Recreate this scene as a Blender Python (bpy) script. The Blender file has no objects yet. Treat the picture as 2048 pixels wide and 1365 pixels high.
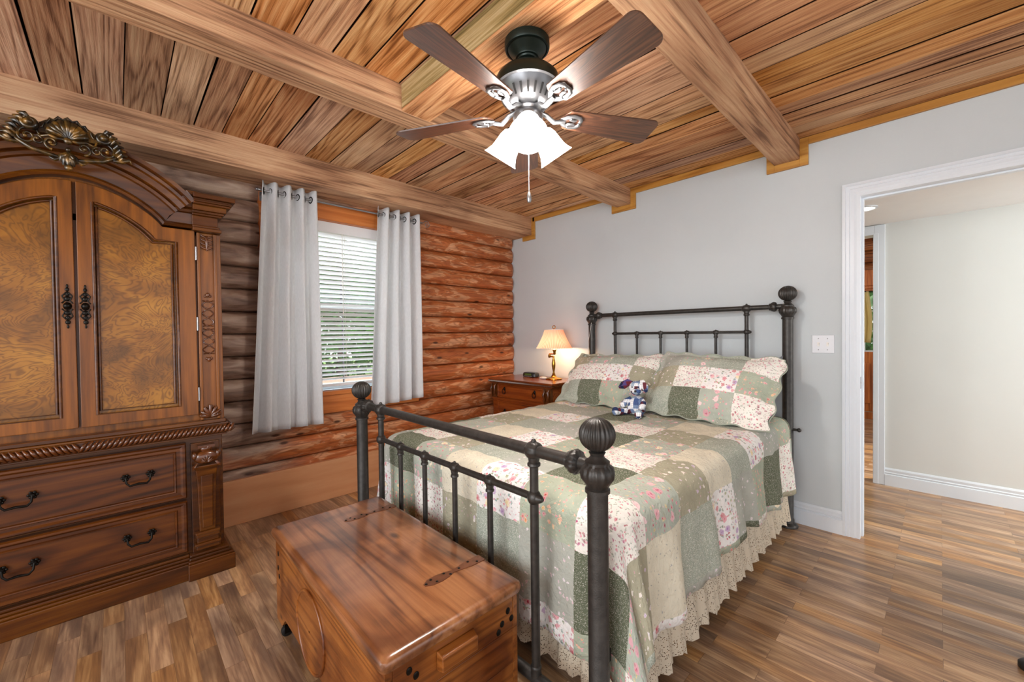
import bpy, bmesh, math, random
from mathutils import Vector, Matrix, noise
PI=math.pi
random.seed(7)
sc=bpy.context.scene
C=sc.collection
# ---------------------------------------------------------------- camera
YAW,PITCH,ROLL=-0.80654,-0.015317,-0.012117
F=Vector((math.sin(YAW)*math.cos(PITCH),math.cos(YAW)*math.cos(PITCH),math.sin(PITCH)))
R0=Vector((math.cos(YAW),-math.sin(YAW),0)); U0=R0.cross(F)
R1=R0*math.cos(ROLL)+U0*math.sin(ROLL); U1=-R0*math.sin(ROLL)+U0*math.cos(ROLL)
cam=bpy.data.cameras.new('camera'); camo=bpy.data.objects.new('camera',cam); C.objects.link(camo)
cam.sensor_width=36; cam.lens=820.6*36/2048; cam.clip_start=.02; cam.clip_end=100
mw=Matrix.Identity(4)
for i in range(3):
    mw[i][0]=R1[i]; mw[i][1]=U1[i]; mw[i][2]=-F[i]
mw.translation=Vector((3.2784,-3.1910,1.2529))
camo.matrix_world=mw
sc.camera=camo
# ---------------------------------------------------------------- view and world
sc.view_settings.view_transform='Standard'; sc.view_settings.look='None'
sc.view_settings.exposure=0.88; sc.view_settings.gamma=1; sc.view_settings.use_curve_mapping=False
sc.cycles.use_denoising=True
try: sc.cycles.denoiser='OPENIMAGEDENOISE'
except Exception: pass
sc.cycles.max_bounces=8; sc.cycles.diffuse_bounces=5; sc.cycles.glossy_bounces=4; sc.cycles.transparent_max_bounces=12
sc.cycles.sample_clamp_indirect=6
sc.cycles.caustics_reflective=False; sc.cycles.caustics_refractive=False
w=bpy.data.worlds.new('world'); sc.world=w; w.use_nodes=True
bg=w.node_tree.nodes['Background']; bg.inputs[0].default_value=(.93,.96,1,1); bg.inputs[1].default_value=.95
# ---------------------------------------------------------------- lights
def light(name,kind,loc,energy,col=(1,1,1),size=.1,size_y=None,direction=None,**k):
    l=bpy.data.lights.new(name,kind); l.energy=energy; l.color=col
    if kind=='AREA':
        l.size=size
        if size_y: l.shape='RECTANGLE'; l.size_y=size_y
    elif kind=='POINT': l.shadow_soft_size=size
    elif kind=='SUN': l.angle=.02
    o=bpy.data.objects.new(name,l); C.objects.link(o); o.location=loc
    if direction: o.rotation_euler=Vector(direction).to_track_quat('-Z','Y').to_euler()
    return o
light('sun','SUN',(-3,4,8),3.0,(1,.95,.86),direction=(-.62,-.45,-.62))
# daylight through the window of the log wall
light('window_daylight','AREA',(-1.1,-1.86,3.1),85,(.95,.98,1),1.6,.7,direction=(1.1,0,-1.5))
# added room fill from behind the camera, no window stands there
light('rear_fill_light','AREA',(3.0,-5.6,1.7),52,(.96,.98,1),2.6,1.9,direction=(-.12,1,-.02))
light('hall_light','AREA',(5.75,.7,2.07),14,(1,.98,.94),1.1,.8,direction=(0,0,-1))
light('hall_fill_light','POINT',(5.7,.7,1.7),54,(1,.97,.93),.2)  # unseen point light added to brighten the hall wall and ceiling
light('far_room_light','POINT',(1.6,3.0,2.0),20,(1,.93,.85),.25)
# ---------------------------------------------------------------- helpers
ORG={}
class M:
    def __init__(s): s.bm=bmesh.new(); s.uv=None
    def box(s,x0,x1,y0,y1,z0,z1,mat=0):
        v=[s.bm.verts.new(p) for p in ((x0,y0,z0),(x1,y0,z0),(x1,y1,z0),(x0,y1,z0),(x0,y0,z1),(x1,y0,z1),(x1,y1,z1),(x0,y1,z1))]
        for f in ((0,3,2,1),(4,5,6,7),(0,1,5,4),(1,2,6,5),(2,3,7,6),(3,0,4,7)):
            fc=s.bm.faces.new([v[i] for i in f]); fc.material_index=mat
        return s
    def loft(s,rings,closed=True,cap=True,mat=0):
        R=[[s.bm.verts.new(p) for p in r] for r in rings]
        n=len(R[0])
        for a,b in zip(R[:-1],R[1:]):
            for i in range(n if closed else n-1):
                j=(i+1)%n
                f=s.bm.faces.new((a[i],a[j],b[j],b[i])); f.material_index=mat
        if cap and closed:
            for r,fl in ((R[0],True),(R[-1],False)):
                try:
                    f=s.bm.faces.new(r[::-1] if fl else r); f.material_index=mat
                except ValueError: pass
        return s
    def tube(s,pts,rad,seg=8,cap=True,closed=False,flat=1.0,flatdir=None):
        pts=[Vector(p) for p in pts]; n=len(pts)
        if not hasattr(rad,'__len__'): rad=[rad]*n
        rings=[]; prev=None
        for i,p in enumerate(pts):
            if closed: t=pts[(i+1)%n]-pts[i-1]
            else: t=pts[min(i+1,n-1)]-pts[max(i-1,0)]
            t.normalize()
            if flatdir is not None:
                a=Vector(flatdir).cross(t)
                if a.length<1e-4: a=t.orthogonal()
                a.normalize()
            elif prev is None: a=t.orthogonal().normalized()
            else:
                a=prev-t*prev.dot(t)
                if a.length<1e-6: a=t.orthogonal()
                a.normalize()
            prev=a; b=t.cross(a)
            rings.append([p+a*(math.cos(2*PI*k/seg)*rad[i])+b*(math.sin(2*PI*k/seg)*rad[i]*flat) for k in range(seg)])
        if closed: rings.append(rings[0]); cap=False
        s.loft(rings,cap=cap)
        return s
    def lathe(s,prof,c,axis='z',seg=24,flute=None,cap=True):
        # prof: list of (r, h[, flute depth])
        c=Vector(c)
        if isinstance(axis,str): ax={'x':Vector((1,0,0)),'y':Vector((0,1,0)),'z':Vector((0,0,1))}[axis]
        else: ax=Vector(axis).normalized()
        a=ax.orthogonal().normalized(); b=ax.cross(a)
        rings=[]
        for q in prof:
            r,h=q[0],q[1]; fd=q[2] if len(q)>2 else 0; nf=flute or 12
            ring=[]
            for k in range(seg):
                th=2*PI*k/seg
                rr=r*(1+fd*math.cos(nf*th))
                ring.append(c+ax*h+a*(rr*math.cos(th))+b*(rr*math.sin(th)))
            rings.append(ring)
        s.loft(rings,cap=cap); return s
    def ball(s,c,r,sx=1,sy=1,sz=1,rot=None,u=12,v=8,fl=0,nf=12):
        c=Vector(c); top=None; rings=[]
        for i in range(v+1):
            ph=PI*i/v; rr=max(math.sin(ph),.02)
            ring=[]
            for k in range(u):
                th=2*PI*k/u; q=rr*(1+fl*math.cos(nf*th)*min(1,rr*1.3))
                p=Vector((q*math.cos(th)*sx,q*math.sin(th)*sy,-math.cos(ph)*sz))*r
                if rot: p=rot@p
                ring.append(c+p)
            rings.append(ring)
        s.loft(rings); return s
    def prism(s,poly,axis,d0,d1,mat=0):
        # poly 2d in the plane perpendicular to axis (remaining axes in xyz order)
        def P(q,d):
            return {'x':(d,q[0],q[1]),'y':(q[0],d,q[1]),'z':(q[0],q[1],d)}[axis]
        a=[s.bm.verts.new(P(q,d0)) for q in poly]; b=[s.bm.verts.new(P(q,d1)) for q in poly]
        n=len(poly)
        for f in [a[::-1],b]+[[a[i],a[(i+1)%n],b[(i+1)%n],b[i]] for i in range(n)]:
            fc=s.bm.faces.new(f); fc.material_index=mat
        return s
    def grid(s,fn,nu,nv,mat=None,uvf=None,closed_u=False):
        V=[[s.bm.verts.new(fn(i/nu,j/nv)) for j in range(nv+1)] for i in range(nu if closed_u else nu+1)]
        uvl=s.bm.loops.layers.uv.verify() if uvf else None
        for i in range(nu):
            i2=(i+1)%nu if closed_u else i+1
            for j in range(nv):
                f=s.bm.faces.new((V[i][j],V[i2][j],V[i2][j+1],V[i][j+1]))
                if mat: f.material_index=mat((i+.5)/nu,(j+.5)/nv)
                if uvf:
                    for l,(a,b) in zip(f.loops,((i,j),(i+1,j),(i+1,j+1),(i,j+1))): l[uvl].uv=uvf(a/nu,b/nv)
        return s
def obj(name,m,mat,parent=None,smooth=None,bevel=0,recalc=True,solid=0):
    me=bpy.data.meshes.new(name); org=ORG.get(parent,Vector((0,0,0))) if parent else Vector((0,0,0))
    bm=m.bm
    if org.length>0: bmesh.ops.translate(bm,verts=bm.verts,vec=-org)
    if recalc: bmesh.ops.recalc_face_normals(bm,faces=bm.faces)
    bm.to_mesh(me); bm.free()
    mats=mat if isinstance(mat,(list,tuple)) else [mat]
    for x in mats: me.materials.append(x)
    o=bpy.data.objects.new(name,me); C.objects.link(o)
    if parent: o.parent=parent
    ORG[o]=org
    if bevel:
        b=o.modifiers.new('bevel','BEVEL'); b.width=bevel; b.segments=2; b.limit_method='ANGLE'; b.angle_limit=math.radians(40)
    if solid:
        b=o.modifiers.new('solid','SOLIDIFY'); b.thickness=solid; b.offset=0
    if smooth is not None:
        for p in me.polygons: p.use_smooth=True
        if smooth<180:
            try: me.set_sharp_from_angle(angle=math.radians(smooth))
            except Exception: pass
    return o
def thing(name,label,cat,loc,group=None):
    o=bpy.data.objects.new(name,None); C.objects.link(o); o.location=loc; o.empty_display_size=.1
    o['label']=label; o['category']=cat; ORG[o]=Vector(loc)
    if group: o['group']=group
    return o
def tag(o,label,cat,group=None):
    o['label']=label; o['category']=cat
    if group: o['group']=group
    return o
def struct(o): o['kind']='structure'; return o
def lab(o,t): o['label']=t; return o
# ---------------------------------------------------------------- materials
def sr(h):
    if isinstance(h,str):
        c=[int(h[i:i+2],16)/255 for i in (0,2,4)]
        return tuple(((x+.055)/1.055)**2.4 if x>.04045 else x/12.92 for x in c)+(1,)
    return tuple(h)+(1,) if len(h)==3 else h
class N:
    def __init__(s,name):
        s.m=bpy.data.materials.new(name); s.m.use_nodes=True; s.t=s.m.node_tree; s.b=s.t.nodes['Principled BSDF']; s.out=s.t.nodes['Material Output']
    def n(s,k,**p):
        x=s.t.nodes.new(k)
        for a,v in p.items():
            if a=='ins':
                for i,q in v.items():
                    if isinstance(q,bpy.types.NodeSocket): s.t.links.new(q,x.inputs[i])
                    else: x.inputs[i].default_value=q
            else: setattr(x,a,v)
        return x
    def math(s,op,a,b=0.0,c=None,clamp=False):
        d={0:a,1:b}
        if c is not None: d[2]=c
        return s.n('ShaderNodeMath',operation=op,use_clamp=clamp,ins=d).outputs[0]
    def ramp(s,f,stops,interp='LINEAR'):
        r=s.n('ShaderNodeValToRGB',ins={0:f}); e=r.color_ramp; e.interpolation=interp
        while len(e.elements)<len(stops): e.elements.new(.5)
        for q,(p,c) in zip(e.elements,stops):
            q.position=p; q.color=sr(c) if not isinstance(c,(int,float)) else (c,c,c,1)
        return r.outputs[0]
    def mix(s,f,a,b,mode='MIX'):
        x=s.n('ShaderNodeMix',data_type='RGBA',blend_type=mode)
        for i,q in ((0,f),(6,a),(7,b)):
            if isinstance(q,bpy.types.NodeSocket): s.t.links.new(q,x.inputs[i])
            else: x.inputs[i].default_value=q if isinstance(q,(int,float)) else sr(q)
        return x.outputs[2]
    def coord(s,kind='Object'): return s.n('ShaderNodeTexCoord').outputs[kind]
    def mapping(s,v,scale=(1,1,1),loc=(0,0,0),rot=(0,0,0)):
        return s.n('ShaderNodeMapping',ins={0:v,1:loc,2:rot,3:scale}).outputs[0]
    def noise(s,v,scale,detail=3,dist=0,rough=.5):
        return s.n('ShaderNodeTexNoise',ins={'Vector':v,'Scale':scale,'Detail':detail,'Distortion':dist,'Roughness':rough}).outputs[0]
    def bump(s,h,strength=.3,dist=.01):
        b=s.n('ShaderNodeBump',ins={'Height':h,'Strength':strength,'Distance':dist})
        s.t.links.new(b.outputs[0],s.b.inputs['Normal'])
    def set(s,col=None,rough=None,metal=None,spec=None,coat=None,coatr=None):
        for k,v in (('Base Color',col),('Roughness',rough),('Metallic',metal),('Specular IOR Level',spec),('Coat Weight',coat),('Coat Roughness',coatr)):
            if v is None: continue
            if isinstance(v,bpy.types.NodeSocket): s.t.links.new(v,s.b.inputs[k])
            else: s.b.inputs[k].default_value=sr(v) if k=='Base Color' else v
        return s.m
def plain(name,col,rough=.5,metal=0,spec=.5,coat=0,var=.06,vs=8,bump=0,bs=60):
    a=N(name); v=a.coord(); n=a.noise(v,vs,3)
    c=sr(col); lo=tuple(x*(1-var) for x in c[:3]); hi=tuple(min(1,x*(1+var)) for x in c[:3])
    col=a.ramp(n,[(.3,lo),(.7,hi)])
    if bump: a.bump(a.noise(v,bs,2),bump,.004)
    return a.set(col,rough,metal,spec,coat)
def fbw(a,v,sc3,scale): return a.noise(a.mapping(v,sc3(4*scale,60)),1.0,2)
def wood(name,dark,mid,light,axis='y',rings=9,scale=1.0,across=7.0,rough=.45,island=0,coat=0,bump=.25,ringw=.5,tint=None,tintscale=1.5,spec=.4,fiber=90,stops=(.2,.5,.8),knots=0,dist=.6,fc=1.0,coatr=.12):
    a=N(name); v=a.coord()
    if island:
        rnd=a.n('ShaderNodeNewGeometry').outputs['Random Per Island']
        off=a.n('ShaderNodeCombineXYZ',ins={0:a.math('MULTIPLY',rnd,31.7),1:a.math('MULTIPLY',rnd,57.1),2:a.math('MULTIPLY',rnd,17.3)}).outputs[0]
        v=a.n('ShaderNodeVectorMath',operation='ADD',ins={0:v,1:off}).outputs[0]
    def sc3(al,ac):
        return {'x':(al,ac,ac),'y':(ac,al,ac),'z':(ac,ac,al)}[axis]
    p=a.mapping(v,sc3(scale*.55,across*scale*.8)); n1=a.noise(p,1.0,1.2,dist*.5,.4)
    r=a.math('MULTIPLY_ADD',a.math('SINE',a.math('MULTIPLY_ADD',fbw(a,v,sc3,scale),.9,a.math('MULTIPLY',n1,rings*2.2*6.283))),.5,.5)
    r=a.math('SUBTRACT',1.0,a.math('POWER',r,2.2))
    pf=a.mapping(v,sc3(2.5,fiber)); fb=a.n('ShaderNodeMapRange',ins={0:a.noise(pf,1.0,4,.2,.65),1:.5-.17/fc,2:.5+.17/fc,3:0.0,4:1.0}).outputs[0]
    pb=a.noise(a.mapping(v,sc3(.8,3)),1.0,3,.4)
    f=a.math('ADD',a.math('MULTIPLY',r,ringw*.6),a.math('MULTIPLY',fb,1-ringw*.6))
    f=a.math('ADD',a.math('MULTIPLY',f,.72),a.math('MULTIPLY',pb,.28))
    col=a.ramp(f,[(stops[0],dark),(stops[1],mid),(stops[2],light)])
    if tint: col=a.mix(a.ramp(a.noise(v,tintscale,3,.5),[(.42,0.0),(.62,.75)]),col,tint,'MULTIPLY')
    if knots:
        vo=a.n('ShaderNodeTexVoronoi',ins={'Vector':a.mapping(v,sc3(knots,knots*2.2)),'Scale':1.0}).outputs['Distance']
        col=a.mix(a.ramp(vo,[(.05,.85),(.13,0.0)]),col,'3a1c0c')
    if island:
        val=a.n('ShaderNodeMapRange',ins={0:rnd,3:1-island,4:1+island*.8}).outputs[0]
        r2=a.math('FRACT',a.math('MULTIPLY',rnd,7.31)); r3=a.math('FRACT',a.math('MULTIPLY',rnd,13.7))
        hs=a.n('ShaderNodeHueSaturation',ins={'Hue':a.n('ShaderNodeMapRange',ins={0:r2,3:.493,4:.508}).outputs[0],'Saturation':a.n('ShaderNodeMapRange',ins={0:r3,3:.72,4:1.08}).outputs[0],'Value':val,'Color':col})
        col=hs.outputs[0]
    if bump: a.bump(a.math('ADD',fb,a.math('MULTIPLY',r,.5)),bump,.003)
    return a.set(col,rough,0,spec,coat,coatr)
MT={}
MT['white_wall']=plain('white_wall','c7ced1',.85,spec=.2,var=.015,vs=3,bump=.08,bs=120)
MT['hall_wall']=plain('hall_wall','d3d5d2',.85,spec=.2,var=.012,vs=3)
MT['trim_white']=plain('trim_white','dce3ea',.35,spec=.5,var=.01)
MT['hall_ceil']=plain('hall_ceiling','e8e8e8',.9,spec=.1,var=.01)
MT['ceil']=wood('ceiling_boards','8a5a32','cd9460','e6ba88','x',rings=5,scale=.9,across=9,island=.15,rough=.72,ringw=.62,tint='d2c4b6',tintscale=1.2,stops=(.26,.50,.80),bump=.5,spec=.2,knots=0)
MT['ceil_r']=wood('ceiling_boards_right','925e30','cf9456','e2b276','x',rings=4,scale=.7,across=10,island=.13,rough=.68,ringw=.55,tint='d6c29c',tintscale=1.6,stops=(.26,.5,.8),bump=.4,spec=.2)
MT['gap']=plain('board_gap','241309',.9,spec=.05)
MT['beam']=wood('beam_wood','8e5a30','c68852','dcaa76','y',rings=5,scale=.6,across=9,rough=.7,ringw=.6,tint='d0beac',stops=(.26,.5,.82),tintscale=1.3,bump=.5,spec=.2,island=.1)
MT['greenboard']=wood('green_pine','6a5a34','a18a5a','c4ae84','x',rings=5,scale=.8,across=9,rough=.65,ringw=.6,bump=.3,spec=.2)
MT['trimwood_x']=wood('pine_trim_x','8e5a1e','b98238','cfa050','x',rings=3,scale=.8,across=8,rough=.4,bump=.1,fc=.42)
MT['trimwood_y']=wood('pine_trim_y','a3531f','c97434','dd9150','y',rings=3,scale=.8,across=8,rough=.45,bump=.1,fc=.42)
MT['trimwood_z']=wood('pine_trim_z','8e4a1c','b8692d','cf8442','z',rings=3,scale=.8,across=8,rough=.45,bump=.1,fc=.42)
MT['baseboard']=wood('pine_base','ba8054','cd9468','d9a67c','y',rings=4,scale=.4,across=6,rough=.5,bump=.0,ringw=.35,fiber=20,stops=(.1,.5,.9),fc=.42)
MT['cedar_x']=wood('cedar_x','54301a','96603a','b27e54','x',rings=5,scale=1.0,across=7,rough=.3,coat=.5,bump=.02,ringw=.5,tint='8a6a54',tintscale=4,knots=3,spec=.5,stops=(.22,.5,.8),fc=.42)
MT['cedar_side']=wood('cedar_side','48230d','8c5020','aa6e34','x',rings=6,scale=.9,across=8,rough=.3,coat=.3,bump=.02,ringw=.45,tint='8a5a38',tintscale=4,knots=5,fc=.42)
MT['cedar_end']=wood('cedar_end','48230d','8c5020','aa6e34','y',rings=6,scale=.9,across=8,rough=.28,coat=.3,bump=.02,ringw=.45,tint='8a5a38',tintscale=4,knots=5,fc=.42)
MT['cherry_x']=wood('walnut_front_h','241003','4e2508','6e3d10','y',rings=6,scale=.9,across=6,rough=.33,coat=.12,bump=.04,ringw=.5,fiber=50,fc=.42)
MT['cherry_z']=wood('walnut_frame_v','3a1c05','76420d','995a16','z',rings=4,scale=.7,across=8,rough=.33,coat=.12,bump=.04,ringw=.35,fiber=50,fc=.42)
MT['cherry_y']=wood('walnut_moulding','261104','522907','75440e','y',rings=4,scale=.7,across=8,rough=.28,coat=.2,bump=.04,ringw=.35,fiber=50,fc=.42)
MT['stand_x']=wood('nightstand_wood','4a1d0a','80390f','a0521a','x',rings=4,scale=.7,across=8,rough=.25,coat=.4,bump=.04,ringw=.35,fiber=50,fc=.42)
MT['carve']=plain('carved_dark_wood','5a2d0c',.26,spec=.6,coat=.4,var=.3,vs=25)
def burl():
    a=N('burl_veneer'); v=a.coord(); n=a.noise(a.mapping(v,(3,2.4,3.4)),1.4,3,1.6,.55)
    r=a.math('MULTIPLY_ADD',a.math('SINE',a.math('MULTIPLY',n,110)),.5,.5)
    n2=a.noise(v,5,4,.8); n3=a.noise(v,60,3)
    base=a.ramp(n2,[(.3,'5a3609'),(.5,'8a5612'),(.7,'ab7524')])
    col=a.mix(a.math('MULTIPLY',a.math('POWER',r,2.5),.6),base,'4a2806')
    col=a.mix(a.math('MULTIPLY',n3,.15),col,'b07a30')
    return a.set(col,.3,0,.4,.15,.12)
MT['burl']=burl()
def crest():
    a=N('gilt_carving'); v=a.coord(); n=a.noise(v,28,3)
    g=a.n('ShaderNodeNewGeometry').outputs['Pointiness']
    col=a.ramp(n,[(.38,'1c150c'),(.52,'4a3818'),(.68,'8f6626')])
    return a.set(col,.28,.35,.6,.4)
MT['gilt']=crest()
MT['iron']=plain('bed_iron','3c3936',.42,.45,.5,var=.25,vs=40,bump=.15,bs=220)
MT['bronze']=plain('dark_bronze','1f1c19',.35,.8,.5,var=.3,vs=50)
MT['steel']=plain('brushed_nickel','9a9a9c',.3,.9,.5,var=.05)
MT['fan_green']=plain('fan_bronze','1d2822',.38,.5,.5,var=.15,vs=12)
MT['fan_metal']=plain('fan_pewter','77787b',.34,.8,.5,var=.08,vs=30)
MT['blade']=wood('fan_blade','1f120b','48291a','70482f','x',rings=9,scale=2.0,across=9,rough=.38,ringw=.6,bump=.03,fiber=60,coat=.7,coatr=.38,spec=.6,fc=.7)
def glow(name,col,st,base='ffffff',trans=0):
    a=N(name); a.b.inputs['Emission Color'].default_value=sr(col); a.b.inputs['Emission Strength'].default_value=st
    if trans:
        tr=a.n('ShaderNodeBsdfTransparent'); mx=a.n('ShaderNodeMixShader',ins={0:trans,1:a.b.outputs[0],2:tr.outputs[0]}); a.t.links.new(mx.outputs[0],a.out.inputs[0])
    return a.set(base,.4)
MT['shade_glass']=glow('lit_frosted_glass','fff6ee',12.0,trans=.35)
MT['downlight']=glow('recessed_lamp','fff6e6',4.0)
MT['brass']=plain('polished_brass','b48a3c',.2,1,.5,var=.08,vs=20)
def lampshade():
    a=N('pleated_shade'); v=a.coord(); 
    z=a.n('ShaderNodeSeparateXYZ',ins={0:v}).outputs
    ang=a.math('ARCTAN2',z[1],z[0]); st=a.math('MULTIPLY_ADD',a.math('SINE',a.math('MULTIPLY',ang,56)),.5,.5)
    col=a.ramp(st,[(.2,'cf9880'),(.8,'ecc4ae')])
    a.t.links.new(col,a.b.inputs['Emission Color']); a.b.inputs['Emission Strength'].default_value=.12
    a.set(col,.9,0,.1)
    tr=a.n('ShaderNodeBsdfTranslucent',ins={0:col}); mx=a.n('ShaderNodeMixShader',ins={0:.2,1:a.b.outputs[0],2:tr.outputs[0]})
    a.t.links.new(mx.outputs[0],a.out.inputs[0]); return a.m
MT['lampshade']=lampshade()
def fabric(name,col,trans=.25,rough=.9):
    a=N(name); v=a.coord()
    n=a.noise(a.mapping(v,(300,300,40)),1,2); c=sr(col)
    cc=a.ramp(n,[(.3,tuple(x*.93 for x in c[:3])),(.7,tuple(min(1,x*1.03) for x in c[:3]))])
    a.set(cc,rough,0,.1); a.bump(n,.1,.001)
    if trans:
        tr=a.n('ShaderNodeBsdfTranslucent',ins={0:cc}); mx=a.n('ShaderNodeMixShader',ins={0:trans,1:a.b.outputs[0],2:tr.outputs[0]})
        a.t.links.new(mx.outputs[0],a.out.inputs[0])
    return a.m
MT['curtain']=fabric('white_curtain_linen','f1f3f5',.35)
MT['yellow_curtain']=fabric('yellow_curtain','d6c48a',.3)
MT['mattress']=fabric('mattress_cloth','d8d4cc',0)
MT['grey_pillow']=fabric('grey_pillow_cloth','8b9097',0)
MT['blind']=plain('blind_slat','eef0f2',.4,var=.01)
MT['vinyl']=plain('vinyl_frame','c9cccf',.4,var=.01)
MT['dark_frame']=plain('dark_strip','3b3d40',.6)
MT['black_plastic']=plain('black_plastic','15161a',.3,spec=.6)
MT['display']=glow('clock_display','5c6a2c',.25,'14180e')
MT['white_plastic']=plain('white_plastic','e6e2dc',.35,var=.01)
MT['plate']=plain('switch_white','d8dadf',.3,var=.01)
MT['leafm']=plain('tree_leaf','457d2c',.6,var=.6,vs=1.5)
MT['bark']=plain('tree_bark','54402e',.9)
MT['lawn']=plain('lawn_green','7f9c58',.9,var=.3)
MT['deck']=plain('patio_paving','c7a79a',.9,var=.1)
MT['rubber']=plain('black_rubber','121212',.5)
def glass():
    a=N('window_glass')
    g=a.n('ShaderNodeBsdfGlossy',ins={0:(1,1,1,1),1:.02}); t=a.n('ShaderNodeBsdfTransparent',ins={0:(.96,.98,.97,1)})
    mx=a.n('ShaderNodeMixShader',ins={0:.06,1:t.outputs[0],2:g.outputs[0]}); a.t.links.new(mx.outputs[0],a.out.inputs[0]); return a.m
MT['glass']=glass()
def logmat(name,far=False):
    a=N(name); v=a.coord()
    rnd=a.n('ShaderNodeNewGeometry').outputs['Random Per Island']
    off=a.n('ShaderNodeCombineXYZ',ins={0:a.math('MULTIPLY',rnd,31.7),1:a.math('MULTIPLY',rnd,57.1),2:a.math('MULTIPLY',rnd,17.3)}).outputs[0]
    p=a.n('ShaderNodeVectorMath',operation='ADD',ins={0:v,1:off}).outputs[0]
    n1=a.noise(a.mapping(p,(9,3.2,12)),1,3,1.3,.55)
    band=a.math('ABSOLUTE',a.math('SUBTRACT',n1,.52))
    col=a.ramp(n1,[(.30,'ac5c30'),(.47,'c06e3b'),(.51,'c97845'),(.545,'da9a6c'),(.75,'e2ac84')])
    rg=a.math('MULTIPLY_ADD',a.math('SINE',a.math('MULTIPLY',a.noise(a.mapping(p,(7,1.8,9)),1,2,.5),80)),.5,.5)
    col=a.mix(a.math('MULTIPLY',a.math('POWER',rg,3),.5),col,'86431c')
    col=a.mix(a.ramp(band,[(.0,.4),(.012,0.0)]),col,'5e2409')
    fb=a.noise(a.mapping(p,(90,3,90)),1,4); col=a.mix(a.ramp(fb,[(.35,.5),(.6,0.0)]),col,'6a3416')
    # patchy grey brown, stronger towards the armoire end and the wall top
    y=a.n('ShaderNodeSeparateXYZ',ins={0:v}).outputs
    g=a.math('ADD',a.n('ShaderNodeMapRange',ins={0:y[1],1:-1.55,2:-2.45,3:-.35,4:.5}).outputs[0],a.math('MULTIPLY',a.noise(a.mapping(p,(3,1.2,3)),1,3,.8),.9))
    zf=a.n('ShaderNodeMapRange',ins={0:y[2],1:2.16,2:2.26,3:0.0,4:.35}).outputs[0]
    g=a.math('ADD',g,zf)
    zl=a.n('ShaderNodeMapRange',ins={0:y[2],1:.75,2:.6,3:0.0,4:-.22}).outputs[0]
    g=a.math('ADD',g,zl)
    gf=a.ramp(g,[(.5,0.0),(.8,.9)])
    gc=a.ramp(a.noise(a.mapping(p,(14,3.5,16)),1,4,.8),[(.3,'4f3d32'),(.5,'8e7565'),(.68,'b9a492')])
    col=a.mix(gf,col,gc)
    vo=a.n('ShaderNodeTexVoronoi',ins={'Vector':a.mapping(p,(4,3.2,9)),'Scale':1.0}).outputs['Distance']
    col=a.mix(a.ramp(vo,[(.06,.9),(.12,0.0)]),col,'3c1a0a')
    a.bump(a.math('ADD',n1,fb),.4,.01)
    return a.set(col,.5,0,.35)
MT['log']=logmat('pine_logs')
MT['far_log']=wood('far_room_logs','4a2412','7f4722','9c6238','x',rings=5,scale=.8,across=8,rough=.6)
MT['far_wood']=wood('far_room_pine','6a3212','9f5622','ba6f32','z',rings=4,scale=.8,across=8,rough=.45)
def floor():
    a=N('laminate_floor'); v=a.coord()
    b=a.n('ShaderNodeTexBrick',ins={'Vector':v,'Color1':(0,0,0,1),'Color2':(1,1,1,1),'Mortar':(.5,.5,.5,1),'Scale':1.0,'Mortar Size':.0007,'Mortar Smooth':.1,'Bias':0.0,'Brick Width':.47,'Row Height':.068})
    b.offset=.37; b.offset_frequency=2
    rnd=a.n('ShaderNodeSeparateColor',ins={0:b.outputs[0]}).outputs[0]
    off=a.n('ShaderNodeCombineXYZ',ins={0:a.math('MULTIPLY',rnd,41.7),1:a.math('MULTIPLY',rnd,27.1),2:0.0}).outputs[0]
    p=a.n('ShaderNodeVectorMath',operation='ADD',ins={0:v,1:off}).outputs[0]
    n1=a.noise(a.mapping(p,(2.4,17,1)),1,4,1.0,.6); n2=a.noise(a.mapping(p,(5,120,1)),1,3); n3=a.noise(a.mapping(p,(1.6,7,1)),1,3,.8)
    f=a.math('ADD',a.math('MULTIPLY',n1,.65),a.math('MULTIPLY',n2,.35))
    col=a.ramp(f,[(.33,'785843'),(.47,'a27b58'),(.56,'bd966d'),(.7,'d4b087')])
    col=a.mix(a.ramp(n3,[(.5,0.0),(.66,.7)]),col,'6a4f40')
    hs=a.n('ShaderNodeHueSaturation',ins={'Saturation':a.n('ShaderNodeMapRange',ins={0:a.math('FRACT',a.math('MULTIPLY',rnd,5.3)),3:.8,4:1.12}).outputs[0],'Value':a.n('ShaderNodeMapRange',ins={0:rnd,3:.72,4:1.16}).outputs[0],'Color':col}).outputs[0]
    col=a.mix(a.math('MULTIPLY',b.outputs[1],.55),hs,'3a2417')
    return a.set(col,.3,0,.45,.15,.2)
MT['floor']=floor()
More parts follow.
